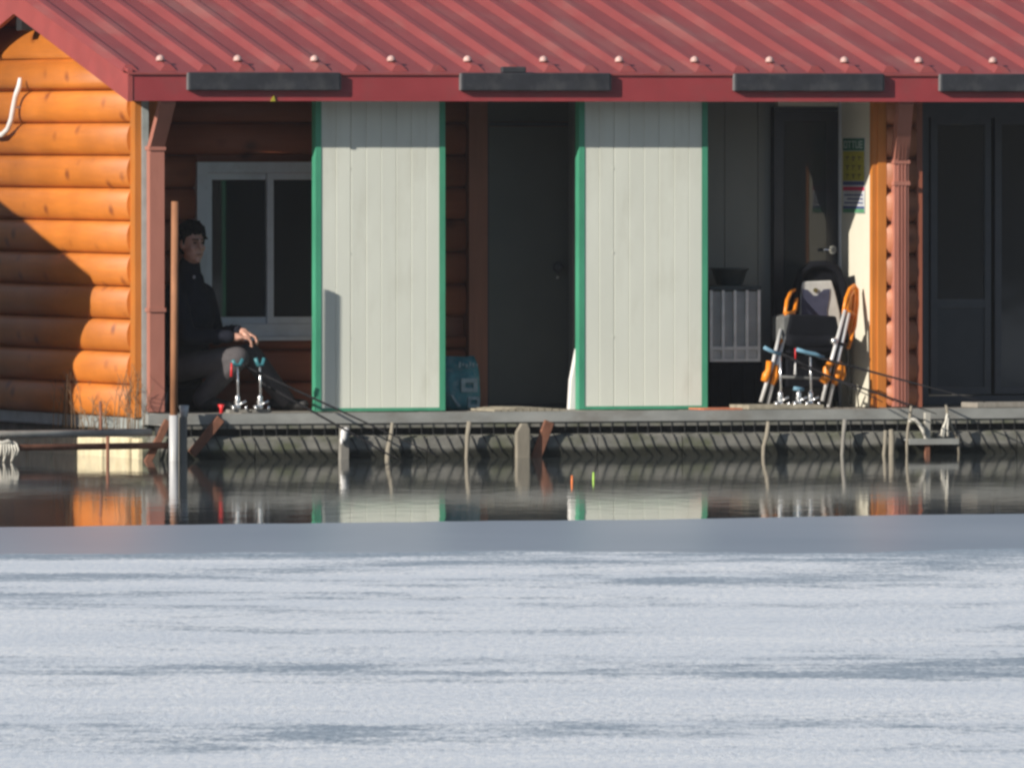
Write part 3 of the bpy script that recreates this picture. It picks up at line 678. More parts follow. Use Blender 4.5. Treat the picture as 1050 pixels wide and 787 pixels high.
# ------------------------------------------------------------------ cream sandwich panels in green channels
def big_panel(pl, pr, pbot, label):
    th = .072; v0 = VP; ul = U(pl + 3.7, v0); ur = U(pr, v0); zb, zt = ZD + .002, ZEB + .033
    t = thing('sandwich_panel', label, 'panel', ((ul + ur) / 2, v0, zb), 'cream panels standing at the deck front')
    fl = .038
    part(t, 'core', MB().box((ul + .003, v0 + .012, zb + .004), (ur - .003, v0 + th - .012, zt - .004)), M['seam'])
    part(t, 'back_sheet', MB().box((ul + .01, v0 + th - .0115, zb + .01), (ur - .01, v0 + th - .004, zt - .01)), M['panel'])
    part(t, 'channel', MB().box((ul - .003, v0 - .003, zb), (ul, v0 + th + .003, zt)).box((ul, v0 - .003, zb), (ul + fl, v0, zt)).box((ul, v0 + th, zb), (ul + fl, v0 + th + .003, zt)), M['green'])
    part(t, 'channel', MB().box((ur, v0 - .003, zb), (ur + .003, v0 + th + .003, zt)).box((ur - fl, v0 - .003, zb), (ur, v0, zt)).box((ur - fl, v0 + th, zb), (ur, v0 + th + .003, zt)), M['green'])
    part(t, 'bottom_channel', MB().box((ul + fl + .001, v0 - .0025, zb), (ur - fl - .001, v0 + .001, zb + .022)), M['green'])
    n = 8; w = (ur - ul - 2 * fl) / (n - .15); a = ul + fl - .002
    for k in range(n):
        b = min(a + w, ur - fl + .002); g = .0035 if k == 1 else .0012
        o = part(t, 'panel_strip', MB().box((a + .001, v0 + .0015 + random.uniform(0, .0012), zb + .018), (b - g, v0 + .0115, zt - .005)), M['panel']); a = b
        bevel(o, .002, 1)
    for k in range(3):
        part(t, 'rivet', MB().tube([(ul + fl + w * 2 - .01, v0 + .003, zb + .5 + .58 * k), (ul + fl + w * 2 - .01, v0 - .002, zb + .5 + .58 * k)], .006, 8), M['seam'])
big_panel(320.3, 456, 418, 'cream ribbed panel with green edges, next to the window')
big_panel(590.5, 725, 418, 'cream ribbed panel with green edges, between the grey door and the louvred unit')

# ------------------------------------------------------------------ black bars on the fascia
for a, b, lb in ((192.5, 350, 'black bar on the fascia above the window'), (472, 627, 'black bar with a small block on top, above the grey door'),
                 (752.5, 907, 'black bar on the fascia above the black door and chair'), (963.5, 1120, 'black bar on the fascia above the sliding doors, cut by the frame')):
    v0 = VE - .048; ul, ur = U(a + .8, v0), U(b, v0); z0, z1 = Z(93.3, v0), Z(74.8, v0)
    t = thing('fascia_bar', lb, 'bar', ((ul + ur) / 2, VE, z0), 'black bars along the eave')
    bevel(part(t, 'housing', MB().box((ul + .006, v0, z0), (ur - .006, v0 + .044, z1)), M['black_bar']), .008)
    part(t, 'end_cap', MB().box((ul, v0 + .004, z0 + .004), (ul + .0055, v0 + .043, z1 - .004)), M['grey_edge'])  # left cap coloured lighter to paint the sunlit end
    part(t, 'end_cap', MB().box((ur - .0055, v0 + .004, z0 + .004), (ur, v0 + .043, z1 - .004)), M['black_bar'])
    for k in (.07, .38, .66, .93):
        u = ul + (ur - ul) * k; part(t, 'screw', MB().tube([(u, v0 + .002, (z0+z1)/2 + .01), (u, v0 - .003, (z0+z1)/2 + .01)], .005, 8), M['black_bar'])
    if a == 472:
        ba, bb = U(515, v0), U(540, v0)
        bevel(part(t, 'junction_block', MB().box((ba, v0 + .004, z1 + .001), (bb, v0 + .044, z1 + .042)), M['black_bar']), .008)

# small yellow tag under the first bar
solo('hook_tag', MB().prism([onv(277.5, 104, VE - .012), onv(282.5, 104, VE - .012), onv(281, 98, VE - .012)], (0, .008, 0)), M['sg_yel'], 'tiny yellow tag on the fascia under the leftmost bar', 'tag', onv(280, 104, VE - .012))

# white bent pipe on the gable wall
hk = MB().tube([onu(x, y, UG - .12) for x, y in ((20.5, 80), (20, 88), (16.5, 98), (14, 110), (12, 122), (8.5, 132), (3, 138), (-4, 139), (-12, 136))], [.012] + [.020] * 8, 12)
for x, y in ((14, 110),): A = onu(x, y, UG - .12); hk.tube([A, (UG - .03, A[1], A[2])], .01, 8)
solo('bent_pipe', hk, M['white_sheet'], 'white J-shaped bent pipe fixed on the orange log gable', 'pipe', onu(12, 122, UG - .12))

# ------------------------------------------------------------------ dry weeds at the gable foot
def weed(px, label, n, h):
    b = onu(px, 441, UG - .12); t = MB()
    for k in range(n):
        x = b[0] + random.uniform(-.06, .06); y = b[1] + random.uniform(-.22, .22); hh = h * random.uniform(.45, 1)
        dx, dy = random.uniform(-.06, .06), random.uniform(-.2, .2); P = [(x, y, ZD - .13)]
        for i in range(1, 5): f = i / 4; P.append((x + dx * f * f, y + dy * f * f, ZD - .13 + hh * f))
        t.tube(P, [.0032, .003, .0026, .002, .0014], 4)
        for i in (2, 3):
            q = P[i]; s = random.choice((-1, 1)); t.tube([q, (q[0], q[1] + s * .07, q[2] + hh * .14), (q[0] - .01, q[1] + s * .11, q[2] + hh * .24)], [.002, .0018, .0012], 4)
    solo('dry_weed', t, M['weed'], label, 'weed', (b[0], b[1], ZD - .13), 'dry weeds at the gable foot')
weed(68, 'dry brown weed in the shaded part of the gable foot', 14, .42)
weed(97, 'low dry weed in the middle of the gable foot', 14, .26)
weed(131, 'tall dry weed by the cabin corner board', 16, .48)

# ------------------------------------------------------------------ things on the deck
def on(px, v, z=ZD): return (U(px, v), v, z)
# teal sack by the post
def sack():
    v0, v1 = 1.05, 1.40; a, b = U(456, v0), U(494, v0); z1 = Z(366, v0)
    t = thing('feed_sack', 'teal printed sack standing between first panel and grey door', 'sack', ((a+b)/2, v0, ZD))
    mb = MB(); n = 14; rows = 8; vs = []; fs = []
    for j in range(rows):
        f = j / (rows - 1); bul = .012 * math.sin(math.pi * f)
        for i in range(n):
            an = 2 * math.pi * i / n; cx, sy = math.cos(an), math.sin(an)
            e = .35; x = (abs(cx) ** e) * (1 if cx >= 0 else -1); y = (abs(sy) ** e) * (1 if sy >= 0 else -1)
            depth = (v1 - v0) / 2 * (1 - .75 * f ** 3)
            vs.append(((a+b)/2 + x * ((b-a)/2 + bul) + .004 * math.sin(9*f + i), (v0+v1)/2 - .17 * (1-f) * 0 + y * (depth + bul) , ZD + .003 + f * (z1 - ZD) + .006 * math.sin(i * 2.0) * f))
    for j in range(rows - 1):
        for i in range(n): fs.append((j*n+i, j*n+(i+1) % n, (j+1)*n+(i+1) % n, (j+1)*n+i))
    fs += [tuple(range(n)), tuple(range((rows-1)*n, rows*n))]
    part(t, 'bag', mb.add(vs, fs, True), M['sack'])
    yv = v0 - .018; cu = (a + b) / 2
    part(t, 'print_block', ring(cu - .02, cu + .10, yv, yv + .012, ZD + .12, ZD + .215, .03), M['sack_print'])
    part(t, 'print_block', ring(cu + .03, cu + .115, yv, yv + .012, ZD + .015, ZD + .09, .022), M['sack_print'])
    part(t, 'print_stroke', MB().prism([(cu - .10, yv, ZD + .10), (cu - .08, yv, ZD + .10), (cu - .02, yv, ZD + .02), (cu - .045, yv, ZD + .02)], (0, .012, 0)), M['sack_print'])
    for k in range(6): part(t, 'print_stroke', MB().box((cu - .03 + k * .025, yv + .018, ZD + .29 + .01 * (k % 2)), (cu - .017 + k * .025, yv + .03, ZD + .33 - .008 * (k % 3))), M['sack_print'])
sack()
a = U(584.5, .80); b = U(594, .80)
solo('white_board', MB().prism([(a, .80, ZD + .002), (b + .02, .80, ZD + .002), (b + .02, .80, Z(360, .8)), (b - .012, .80, Z(358, .8)), (a + .012, .80, Z(390, .8))], (0, .06, 0)), M['white_sheet'], 'narrow white board leaning on the edge of second panel', 'board', (a, .8, ZD))
mp = MB()
for k in range(10):
    a = U(508, .3) + k * .053; zz = .004 + .014 * math.sin(math.pi * (k + .6) / 10.5)
    mp.box((a, .32, ZD + .001), (a + .047, .85, ZD + zz + .006 + random.uniform(0, .004)))
solo('straw_mat', mp, M['mat'], 'low straw coloured mat before the grey door', 'mat', on(548, .4))
solo('floor_mat', MB().box((U(722, .3), .31, ZD + .001), (U(762, .3), .6, ZD + .012)), M['orange_mat'], 'faded orange mat right of second panel', 'mat', on(740, .3))
bevel(solo('foot_board', MB().box((U(768, .3), .31, ZD + .001), (U(846, .3), .68, ZD + .032)), M['mat'], 'pale board under the rod stand before the chair', 'board', on(805, .3)), .006)
bevel(solo('deck_plank', MB().box((U(1002, .32), .32, ZD + .001), (U(1090, .32), .62, ZD + .038)), M['plank'], 'loose grey plank lying before the sliding doors', 'plank', on(1040, .2)), .006)

# louvred unit on a black box with a basin on top
uv0 = 1.12
ua, ub2 = U(729, uv0), U(778, uv0); uz0, uz1 = Z(372, uv0), Z(298, uv0)
bx = thing('black_crate', 'black cloth covered crate under the louvred unit', 'crate', ((ua+ub2)/2, uv0, ZD))
bevel(part(bx, 'box', MB().box((ua - .015, uv0 - .02, ZD + .002), (ub2 + .03, uv0 + .33, uz0 - .004)), M['cloth']), .02, 3)
for k in range(4): part(bx, 'fold', MB().tube([(ua + .05 + k * .09, uv0 - .022, ZD + .01), (ua + .06 + k * .085, uv0 - .026, uz0 - .03)], [.012, .005], 6), M['cloth'])
un = thing('louvred_unit', 'grey louvred box with pale vertical guard bars in the right bay', 'louvred box', ((ua+ub2)/2, uv0, uz0))
part(un, 'casing', MB().box((ua + .004, uv0 + .03, uz0), (ub2 - .004, uv0 + .30, uz1)), M['unit_in'])
nl = 22; zz0 = Z(358, uv0)
for k in range(nl):
    z = zz0 + .012 + (uz1 - .02 - zz0) * k / nl
    part(un, 'louvre', MB().prism([(ua + .012, uv0 + .006, z), (ua + .012, uv0 + .028, z + .012), (ua + .012, uv0 + .028, z + .018), (ua + .012, uv0 + .006, z + .006)], (ub2 - ua - .024, 0, 0)), M['unit'])
for k in range(5):
    u = ua + (ub2 - ua) * k / 4; part(un, 'guard_bar', MB().box((u - .010, uv0 - .008, uz0 + .002), (u + .010, uv0 + .004, uz1 - .002)), M['unit_bar'])
part(un, 'guard_rail', MB().box((ua - .01, uv0 - .006, zz0 - .014), (ub2 + .01, uv0 + .005, zz0 + .010)), M['unit_bar'])
part(un, 'guard_rail', MB().box((ua - .01, uv0 - .007, uz0), (ub2 + .01, uv0 + .005, uz0 + .022)), M['unit_bar'])
part(un, 'lower_panel', MB().box((ua + .012, uv0 + .008, uz0 + .024), (ub2 - .012, uv0 + .028, zz0 - .016)), M['unit'])
part(un, 'lid', MB().box((ua - .012, uv0 - .012, uz1 + .001), (ub2 + .016, uv0 + .31, uz1 + .028)), M['basin'])
bu = U(748.5, uv0 + .12); bz = uz1 + .03
solo('basin', MB().lathe((bu, uv0 + .13, bz), [(.001, 0), (.085, 0), (.092, .01), (.124, .105), (.138, .108), (.138, .12), (.122, .12), (.088, .014), (.001, .012)], 24), M['basin'], 'dark round basin standing on top of the louvred unit', 'basin', (bu, uv0 + .13, bz))

# notice on the cream partition
def notice():
    up = UPART - .004; f = lambda x, y: onu(x, y, up)
    t = thing('notice_sign', 'small green and yellow notice on the cream partition above the chair', 'sign', f(876, 218))
    va, vb = f(887, 180)[1], f(865, 180)[1]
    zf = lambda y: f(876, y)[2]
    part(t, 'sheet', MB().box((up - .004, va, zf(218.5)), (up, vb, zf(141.5))), M['sg_white'])
    for y0, y1, m, nm in ((142, 154.5, 'sg_green', 'header_band'), (155, 185.5, 'sg_yel', 'yellow_band'), (186, 189.8, 'sg_blue', 'blue_band'), (191.5, 195.5, 'sg_red', 'red_band'), (211.5, 214, 'sg_blue', 'blue_band'), (214.2, 218, 'sg_lgreen', 'green_band')):
        part(t, nm, MB().box((up - .006, va + .002, zf(y1)), (up - .0045, vb - .002, zf(y0))), M[m])
    w = vb - va
    for k in range(5):
        c = vb - w * (.14 + .18 * k); g = MB(); zc = zf(148.3); h = .026; q = .03
        if k == 0: g.add(ring(c - q, c + q, up - .0085, up - .007, zc - h, zc + h, .011).v, [tuple()]) if False else None
        # glyph-like strokes: a ring, two T shapes, an upright pair and a comb
        if k == 0: R = [(-q, q, h - .01, h), (-q, q, -h, -h + .01), (-q, -q + .012, -h, h), (q - .012, q, -h, h)]
        elif k in (1, 2): R = [(-q, q, h - .01, h), (-.006, .006, -h, h - .012)]
        elif k == 3: R = [(-q, -q + .012, -h, h), (q - .012, q, -h, h), (-q, q, -h, -h + .01)]
        else: R = [(q - .012, q, -h, h), (-q, q - .014, h - .01, h), (-q, q - .014, -.005, .005), (-q, q - .014, -h, -h + .01)]
        for a, b, z0, z1 in R: g.box((up - .0085, c + a, zc + z0), (up - .007, c + b, zc + z1))
        part(t, 'letter', g, M['sg_pale'])
    for k in range(9):
        c = vb - w * (.22 + .28 * (k % 3)); zc = zf(161 + 9 * (k // 3)); g = MB()
        g.box((up - .0085, c - .035, zc - .006), (up - .007, c + .03, zc + .004)); g.box((up - .0085, c - .012 * (k % 2), zc - .028), (up - .007, c + .012, zc - .007))
        part(t, 'letter', g, M['sg_ink'])
    for k in range(3):
        part(t, 'text_line', MB().box((up - .0065, va + .03, zf(200 + 4 * k) - .005), (up - .005, vb - .03 - .05 * (k % 2), zf(200 + 4 * k) + .005)), M['sg_blue'])
notice()

# ------------------------------------------------------------------ folding chair with orange arm loops
def chair():
    vb, vf = 1.12, .78
    t = thing('folding_chair', 'black padded folding chair with orange arm loops and white twin legs', 'chair', on(840, 1.0))
    P = lambda x, y, v: onv(x, y, v)
    # padded backrest shell
    out = [(811, 345), (814, 318), (818, 296), (821, 280), (828, 272), (840, 268.5), (853, 270), (861, 277), (866, 290), (870, 312), (873, 345)]
    bevel(part(t, 'backrest', MB().prism([P(x, y, vb) for x, y in out], (0, .07, 0)), M['cloth']), .02, 3)
    pad = [(819, 343), (821, 312), (821.5, 290), (826, 288.5), (853, 287.5), (857, 300), (862, 322), (862.5, 343)]
    bevel(part(t, 'back_pad', MB().prism([P(x, y, vb - .03) for x, y in pad], (0, .028, 0)), M['chair_pad']), .01, 2)
    nav = [(823, 343), (821.8, 314), (822.5, 296), (828, 297), (834, 303), (838, 303), (845, 296.5), (851, 296), (850.5, 306), (848, 318), (850, 343)]
    part(t, 'navy_patch', MB().prism([P(x, y, vb - .036) for x, y in nav], (0, .005, 0)), M['chair_navy'])
    c = P(836, 297.5, vb - .034); part(t, 'emblem', MB().tube([c, (c[0], c[1] - .008, c[2])], .016, 10), M['sg_ink'])
    hd = MB().tube([P(x, y, vb - .01) for x, y in ((813, 318), (818, 292), (822, 279), (832, 272), (846, 271), (858, 276), (864, 290), (869, 318))], .03, 10); part(t, 'head_roll', hd, M['cloth'])
    # seat: hangs forward as a dark padded cushion
    seat = MB(); rows = [(vb + .02, 343, 812, 872), (1.0, 341, 810, 868), (.86, 340, 808, 864), (vf, 344, 806, 861), (vf - .01, 353, 806, 860), (vf + .02, 356, 807, 860)]
    vs = []; 
    for v, y, x0, x1 in rows:
        for k in range(7): x = x0 + (x1 - x0) * k / 6; vs.append(P(x, y + 1.5 * math.sin(math.pi * k / 6), v))
    n = len(vs); vs += [(a, b + .01, c - .05) for a, b, c in vs]; fs = []
    for j in range(len(rows) - 1):
        for k in range(6):
            q = (j*7+k, j*7+k+1, j*7+k+8, j*7+k+7); fs += [q, tuple(i + n for i in q)]
    for j in range(len(rows) - 1): fs += [(j*7, j*7+7, n+j*7+7, n+j*7), (j*7+6, j*7+13, n+j*7+13, n+j*7+6)]
    fs += [tuple(range(7)) + tuple(n + i for i in range(6, -1, -1)), tuple(range(n-7, n)) + tuple(2*n-7+i for i in range(6, -1, -1))]
    part(t, 'seat', seat.add(vs, fs, True), M['cloth'])
    bevel(part(t, 'seat_apron', MB().prism([P(x, y, vf + .03) for x, y in ((812, 322), (858, 324), (862, 345), (858, 353), (806, 351), (808, 338))], (0, .05, 0)), M['cloth']), .015, 3)
    bevel(part(t, 'side_pocket', MB().prism([P(x, y, vf + .06) for x, y in ((803, 325), (811, 322), (807, 350), (803, 350))], (0, .22, 0)), M['grey_cloth']), .01)
    bevel(part(t, 'lower_bag', MB().box(P(806, 398, 1.0), (U(848, 1.0), 1.2, Z(356, 1.0))), M['cloth']), .02, 3)
    part(t, 'crossbar', MB().tube([P(797, 386, .84), P(858, 389, .84)], .011, 8), M['grey_cloth'])
    def side(tubes, clamp, loop, lv, beads):
        for pts in tubes: part(t, 'leg', MB().tube([P(*q) for q in pts], .0135, 10), M['white_tube'])
        for pts, r in clamp: part(t, 'leg_lock', MB().tube([P(*q) for q in pts], r, 10), M['orange'])
        for l in loop: part(t, 'arm_loop', MB().tube([P(*q) for q in l], .014, 8), M['orange'])
        for q, r in beads: part(t, 'collar', MB().ball(P(*q), r), M['orange'])
    v = .72
    side([[(866.5, 318, .80), (853, 368, v), (843.2, 411, v - .02)], [(870.5, 321, .80), (859, 370, v + .02), (849.4, 417.5, v)]],
         [([(853, 370, v - .02), (847, 378, v - .02), (848, 386, v - .02), (843.5, 392, v - .02)], [.026, .022, .034, .03]), ([(861, 371, v), (860, 382, v), (855, 394, v)], [.022, .030, .022]), ([(864.5, 374, v), (865, 384, v), (862, 392, v)], [.014, .018, .012])],
         [[(865, 320, .82), (867.5, 306, .86), (871.5, 296, .92), (876, 292.5, .96), (879, 297, .98), (879, 312, .96), (876.5, 334, .90), (872, 350, .86), (869.5, 357, .84)],
          [(868, 318, .83), (870.5, 305, .88), (874, 299, .93), (876, 303, .94), (874.5, 322, .90), (871.5, 338, .87)],
          [(866, 320, .81), (872, 320, .82), (875.5, 323, .86)]], v, [((866.5, 321, .81), .024)])
    side([[(800.5, 338, .85), (793, 370, v), (780, 412, v - .02)], [(805, 345, .85), (797, 372, v + .02), (786.8, 417, v)]],
         [([(789, 370, v - .02), (788, 380, v - .02), (786, 384, v - .02), (783.5, 391, v - .02)], [.022, .022, .030, .024]), ([(795, 374, v), (795.5, 385, v), (791.5, 394, v)], [.018, .026, .020])],
         [[(805, 322, .88), (807, 308, .95), (811, 299, 1.05), (815, 297, 1.10), (817, 305, 1.10), (815, 318, 1.02), (812, 321, .95)], [(805, 321, .88), (814, 321, .95)]], v, [((800, 349.5, .83), .022), ((806.5, 322, .9), .02)])
    part(t, 'arm_web', MB().add([P(*q) for q in ((866, 320, .82), (868, 307, .86), (872, 298, .92), (876, 295, .96), (878, 300, .97), (877.5, 313, .95), (875, 332, .90), (871, 346, .86))] + [P(q[0], q[1], q[2] + .006) for q in ((866, 320, .82), (868, 307, .86), (872, 298, .92), (876, 295, .96), (878, 300, .97), (877.5, 313, .95), (875, 332, .90), (871, 346, .86))], [tuple(range(8)), tuple(range(15, 7, -1))] + [(i, (i + 1) % 8, 8 + (i + 1) % 8, 8 + i) for i in range(8)]), M['web'])
    part(t, 'clamp_knob', MB().ball(P(855, 349.5, .74), .026), M['chrome'])
    part(t, 'clamp_arm', MB().tube([P(852, 350, .74), P(868, 354, .76)], .012, 8), M['dark'])
    part(t, 'rear_leg', MB().tube([P(868, 345, 1.15), P(872, 414, 1.2)], .013, 8), M['grey_cloth'])
    part(t, 'rear_leg', MB().tube([P(814, 345, 1.15), P(812, 413, 1.2)], .013, 8), M['grey_cloth'])
chair()

# rod stands, rods, floats
def rod_stand(px, label, head_m, v, py0, py1, headpts, grp, extras=()):
    t = thing('rod_stand', label, 'rod stand', on(px, v), grp); P = lambda x, y, vv=v: onv(x, y, vv)
    part(t, 'upright', MB().tube([P(px, py0), P(px + .8, py1)], .0085, 8), M['chrome'])
    part(t, 'head', MB().tube([P(*q) for q in headpts], .014, 8), head_m)
    z = ZD + .002; b = U(px, v); zt = Z(py1 - 8, v)
    part(t, 'base_plate', MB().box((b - .07, v - .04, z), (b + .07, v + .04, z + .022)), M['grey_post'])
    part(t, 'clamp', MB().lathe((b, v, z + .022), [(.020, 0), (.023, .02), (.014, .03), (.025, .05), (.016, .065), (.021, .08), (.010, .10)], 12), M['chrome'])
    for k in (-1, 1):
        part(t, 'clamp_screw', MB().tube([(b, v - .01, z + .05), (b + k * .052, v - .03, z + .06 + .02 * k)], [.007, .010], 8), M['chrome'])
        part(t, 'wing_nut', MB().ball((b + k * .045, v - .05, z + .03), (.010, .008, .018)), M['chrome'])
    return t
rod_stand(243.5, 'silver rod stand nearer the rusty pole, by the knee', M['teal'], .50, 376, 408, [(238.5, 369), (241, 374), (246, 374), (249, 368)], 'rod stands before the person')
rod_stand(266.5, 'silver rod stand nearer the first panel, right of the knee', M['teal'], .50, 376, 408, [(262, 367), (264.5, 374), (269, 374), (271, 367)], 'rod stands before the person')
rod_stand(800, 'silver rod stand by the left orange legs of the chair', M['blue'], .55, 366, 408, [(783.5, 356), (791, 360), (800, 363)], 'rod stands before the chair')
rod_stand(831, 'silver rod stand before the middle of the chair', M['blue'], .55, 366, 406, [(817, 358), (826, 361), (836, 363), (845, 367)], 'rod stands before the chair')
rod_stand(819, 'low silver rod clamp between the two stands at the chair', M['blue'], .52, 398, 410, [(814, 398), (824, 399)], 'rod stands before the chair')
def rod(A, B, label, grp, tip=.003, butt=.0085):
    A = Vector(A); B = Vector(B); t = thing('fishing_rod', label, 'fishing rod', tuple(A), grp); M1 = A.lerp(B, .28)
    part(t, 'grip', MB().tube([A, M1], [butt * 1.25, butt], 8), M['rod'])
    sag = [M1.lerp(B, k / 5) + Vector((0, 0, -.02 * (k / 5) * (1 - k / 5) * 0)) for k in range(6)]
    part(t, 'blank', MB().tube(sag, [butt - (butt - tip) * k / 5 for k in range(6)], 8), M['rod'])
    return t
r1 = rod(onv(246, 373, .6), onv(450, 468, -1.0), 'dark fishing rod crossing the foot of first panel', 'rods before the person')
c = Vector(onv(350, 412, -.1))
rod(onv(266, 391, .6), onv(414, 474, -.6), 'dark fishing rod dipping from the deck to the water below first panel', 'rods before the person')
rod(onv(826, 363, .65), onv(1010, 412, -.5), 'upper dark fishing rod pointing right from the chair', 'rods before the chair')
rod(onv(818, 375, .65), onv(960, 424, -.4), 'lower dark fishing rod pointing right from the chair', 'rods before the chair')
rod(onv(800, 362, .65), onv(905, 412, -.1), 'short dark fishing rod by the orange legs', 'rods before the chair')
solo('line_float', MB().tube([onv(237.5, 372, .48), onv(237.2, 386, .48)], [.006, .010], 8), M['red'], 'red float hanging in front of the knee', 'float', onv(237.2, 386, .48))
solo('bait_cup', MB().lathe(on(227, .35, ZD + .002), [(.001, 0), (.016, 0), (.012, .03), (.026, .06), (.020, .06), (.001, .05)], 12), M['red'], 'small red bait cup on the deck edge', 'cup', on(227, .35))
hf = thing('line_float', 'thin red and white float hanging before the chair', 'float', onv(815.5, 384, .6))
part(hf, 'stem', MB().tube([onv(815.5, 357, .6), onv(815.5, 370, .6)], .005, 6), M['red']); part(hf, 'body', MB().tube([onv(815.5, 370.3, .6), onv(815.3, 378, .6), onv(815.3, 384, .6)], [.005, .008, .012], 8), M['white_sheet'])
for x, y, m, lb in ((586.5, 492, 'float_or', 'orange fishing float tip on the water'), (608.5, 488.5, 'lime', 'lime green fishing float tip on the water')):
    b = onz(x, y + 3, 0); solo('fishing_float', MB().tube([(b[0], b[1], -.15), (b[0], b[1], .005), (b[0], b[1], .048)], [.009, .007, .005], 8), M[m], lb, 'float', (b[0], b[1], 0))

# ------------------------------------------------------------------ seated person
def person():
    J = lambda x, y, v: Vector(onv(x, y, v))
    t = thing('person', 'person in dark jacket and grey trousers seated by the window', 'person', on(195, 1.3))
    pel = J(186, 374, 1.38); chest = J(194, 316, 1.33); nb_ = J(194, 283, 1.29); hd = J(197, 250, 1.25)
    Rs, Ls = J(179, 301, 1.22), J(209, 302, 1.40); Re, Le = J(192, 345, 1.08), J(222, 345, 1.36)
    Rw, Lw = J(237, 345, .98), J(244, 339, 1.04)
    Rh, Lh = J(184, 376, 1.29), J(194, 376, 1.46); Rk, Lk = J(244, 367, .98), J(257, 364, 1.36); Ra, La = J(212, 403, 1.16), J(288, 404, 1.28)
    Rt, Lt = J(233, 411, 1.04), J(306, 409, 1.20)
    face = Vector((.22, -.97, -.05)).normalized(); side = Vector((0, 0, 1)).cross(face).normalized(); up = face.cross(side).normalized()
    R3 = Matrix((side, face, up)).transposed()       # local x = to the person's left, y = forward, z = up
    b = MB()
    H = lambda x, y, z: hd + side * x + face * y + up * z
    b.ball(H(0, -.016, .025), (.080, .094, .104), 18, R3); b.ball(H(0, .026, -.050), (.068, .068, .080), 14, R3)
    b.ball(H(0, .078, -.108), (.024, .020, .020), 10, R3)                     # chin
    b.capsule(H(0, .095, .02), H(0, .116, -.020), .010, .016, 8)              # nose
    b.ball(H(.020, .098, -.026), .009, 8); b.ball(H(-.020, .098, -.026), .009, 8)
    b.ball(H(.040, .062, -.025), (.026, .030, .026), 10, R3); b.ball(H(-.040, .062, -.025), (.026, .030, .026), 10, R3)   # cheeks
    b.ball(H(0, .086, .034), (.055, .016, .012), 10, R3)                      # brow
    b.capsule(H(-.02, .090, -.066), H(.02, .090, -.066), .008, .008, 8)       # lips
    for s in (-1, 1): b.ball(H(s * .080, -.005, -.005), (.012, .022, .034), 10, R3)
    b.capsule(nb_, hd - up * .06, .056, .052); b.capsule(pel, chest, .13, .13); b.capsule(chest, nb_ - Vector((0, 0, .05)), .12, .08)
    for s, e, w in ((Rs, Re, Rw), (Ls, Le, Lw)): b.capsule(nb_ - Vector((0, 0, .06)), s, .06, .055); b.capsule(s, e, .05, .04); b.capsule(e, w, .04, .026)
    for h, k, a, toe in ((Rh, Rk, Ra, Rt), (Lh, Lk, La, Lt)): b.capsule(pel, h, .1, .08); b.capsule(h, k, .078, .055); b.capsule(k, a, .055, .038); b.capsule(a, Vector((a.x, a.y, ZD + .055)) + (toe - a) * .3, .034, .024)
    # hands folded on the knee: palm, four bent fingers, thumb
    def hand(w, d, flip):
        d = d.normalized(); nrm = Vector((0, 0, 1)); s = d.cross(nrm).normalized() * flip; nrm = s.cross(d).normalized() * flip
        c = w + d * .045; b.capsule(w, c, .027, .030); Rm = Matrix((s, d, nrm)).transposed(); b.ball(c + d * .02, (.040, .046, .017), 12, Rm)
        for i, (o, L) in enumerate(((-.030, .070), (-.010, .080), (.011, .075), (.030, .058))):
            p0 = c + d * .052 + s * o; p1 = p0 + d * L * .45 - nrm * .006; p2 = p1 + d * L * .28 - nrm * L * .32; p3 = p2 - d * L * .02 - nrm * L * .30
            b.capsule(p0, p1, .0098, .0092, 8); b.capsule(p1, p2, .0092, .0085, 8); b.capsule(p2, p3, .0085, .0075, 8)
        q0 = c - s * .034 - d * .01; q1 = q0 - s * .022 + d * .032 - nrm * .008; q2 = q1 + d * .030 - nrm * .012 + s * .006
        b.capsule(q0, q1, .0125, .0108, 8); b.capsule(q1, q2, .0105, .009, 8)
    hand(Rw, Vector((.9, -.12, -.1)), 1); hand(Lw, Vector((.75, -.35, -.25)), -1)
    fuse(part(t, 'body', b, M['skin']), .0055, 5)
    for s in (-1, 1):
        part(t, 'eye', MB().ball(H(s * .031, .088, .012), (.013, .008, .006), 10, R3), M['dark'])
        part(t, 'eyebrow', MB().capsule(H(s * .014, .103, .034), H(s * .050, .086, .036), .005, .004, 6), M['hair'])
    part(t, 'mouth', MB().capsule(H(-.018, .099, -.067), H(.018, .099, -.067), .0035, .0035, 6), M['rust'])
    h = MB(); h.ball(H(0, -.036, .066), (.092, .100, .088), 18, R3); h.ball(H(0, -.062, .008), (.086, .072, .090), 14, R3)
    rr = random.Random(3)
    for k in range(120):
        a = rr.uniform(0, 6.28); e = rr.uniform(-.1, 1.4); d = Vector((math.cos(a) * math.cos(e) * .092, -.026 + math.sin(a) * math.cos(e) * .104, .058 + math.sin(e) * .095))
        if d.y > .05 and d.z < .075: continue
        p = H(*d); o = (p - H(0, -.02, .04)).normalized()
        h.capsule(p, p + o * .010 + Vector((rr.uniform(-.02, .02), rr.uniform(-.02, .02), rr.uniform(-.024, .006))), .017, .006, 6)
    for k in range(9): x = -.072 + .018 * k; h.capsule(H(x, .050 - abs(x) * .4, .112), H(x * 1.05 + rr.uniform(-.02, .02), .078 - abs(x) * .6, rr.uniform(.062, .10)), .016, .006, 6)
    for s in (-1, 1): h.capsule(H(s * .080, .012, .05), H(s * .080, .020, .002), .016, .008, 6)
    fuse(part(t, 'hair', h, M['hair']), .006, 2)
    j = MB(); j.capsule(pel + Vector((0, 0, .03)), chest, .175, .185); j.capsule(chest, nb_ - Vector((0, 0, .045)), .165, .11)
    j.ball(chest + face * .05 - Vector((0, 0, .05)), (.16, .13, .18), 14, R3)
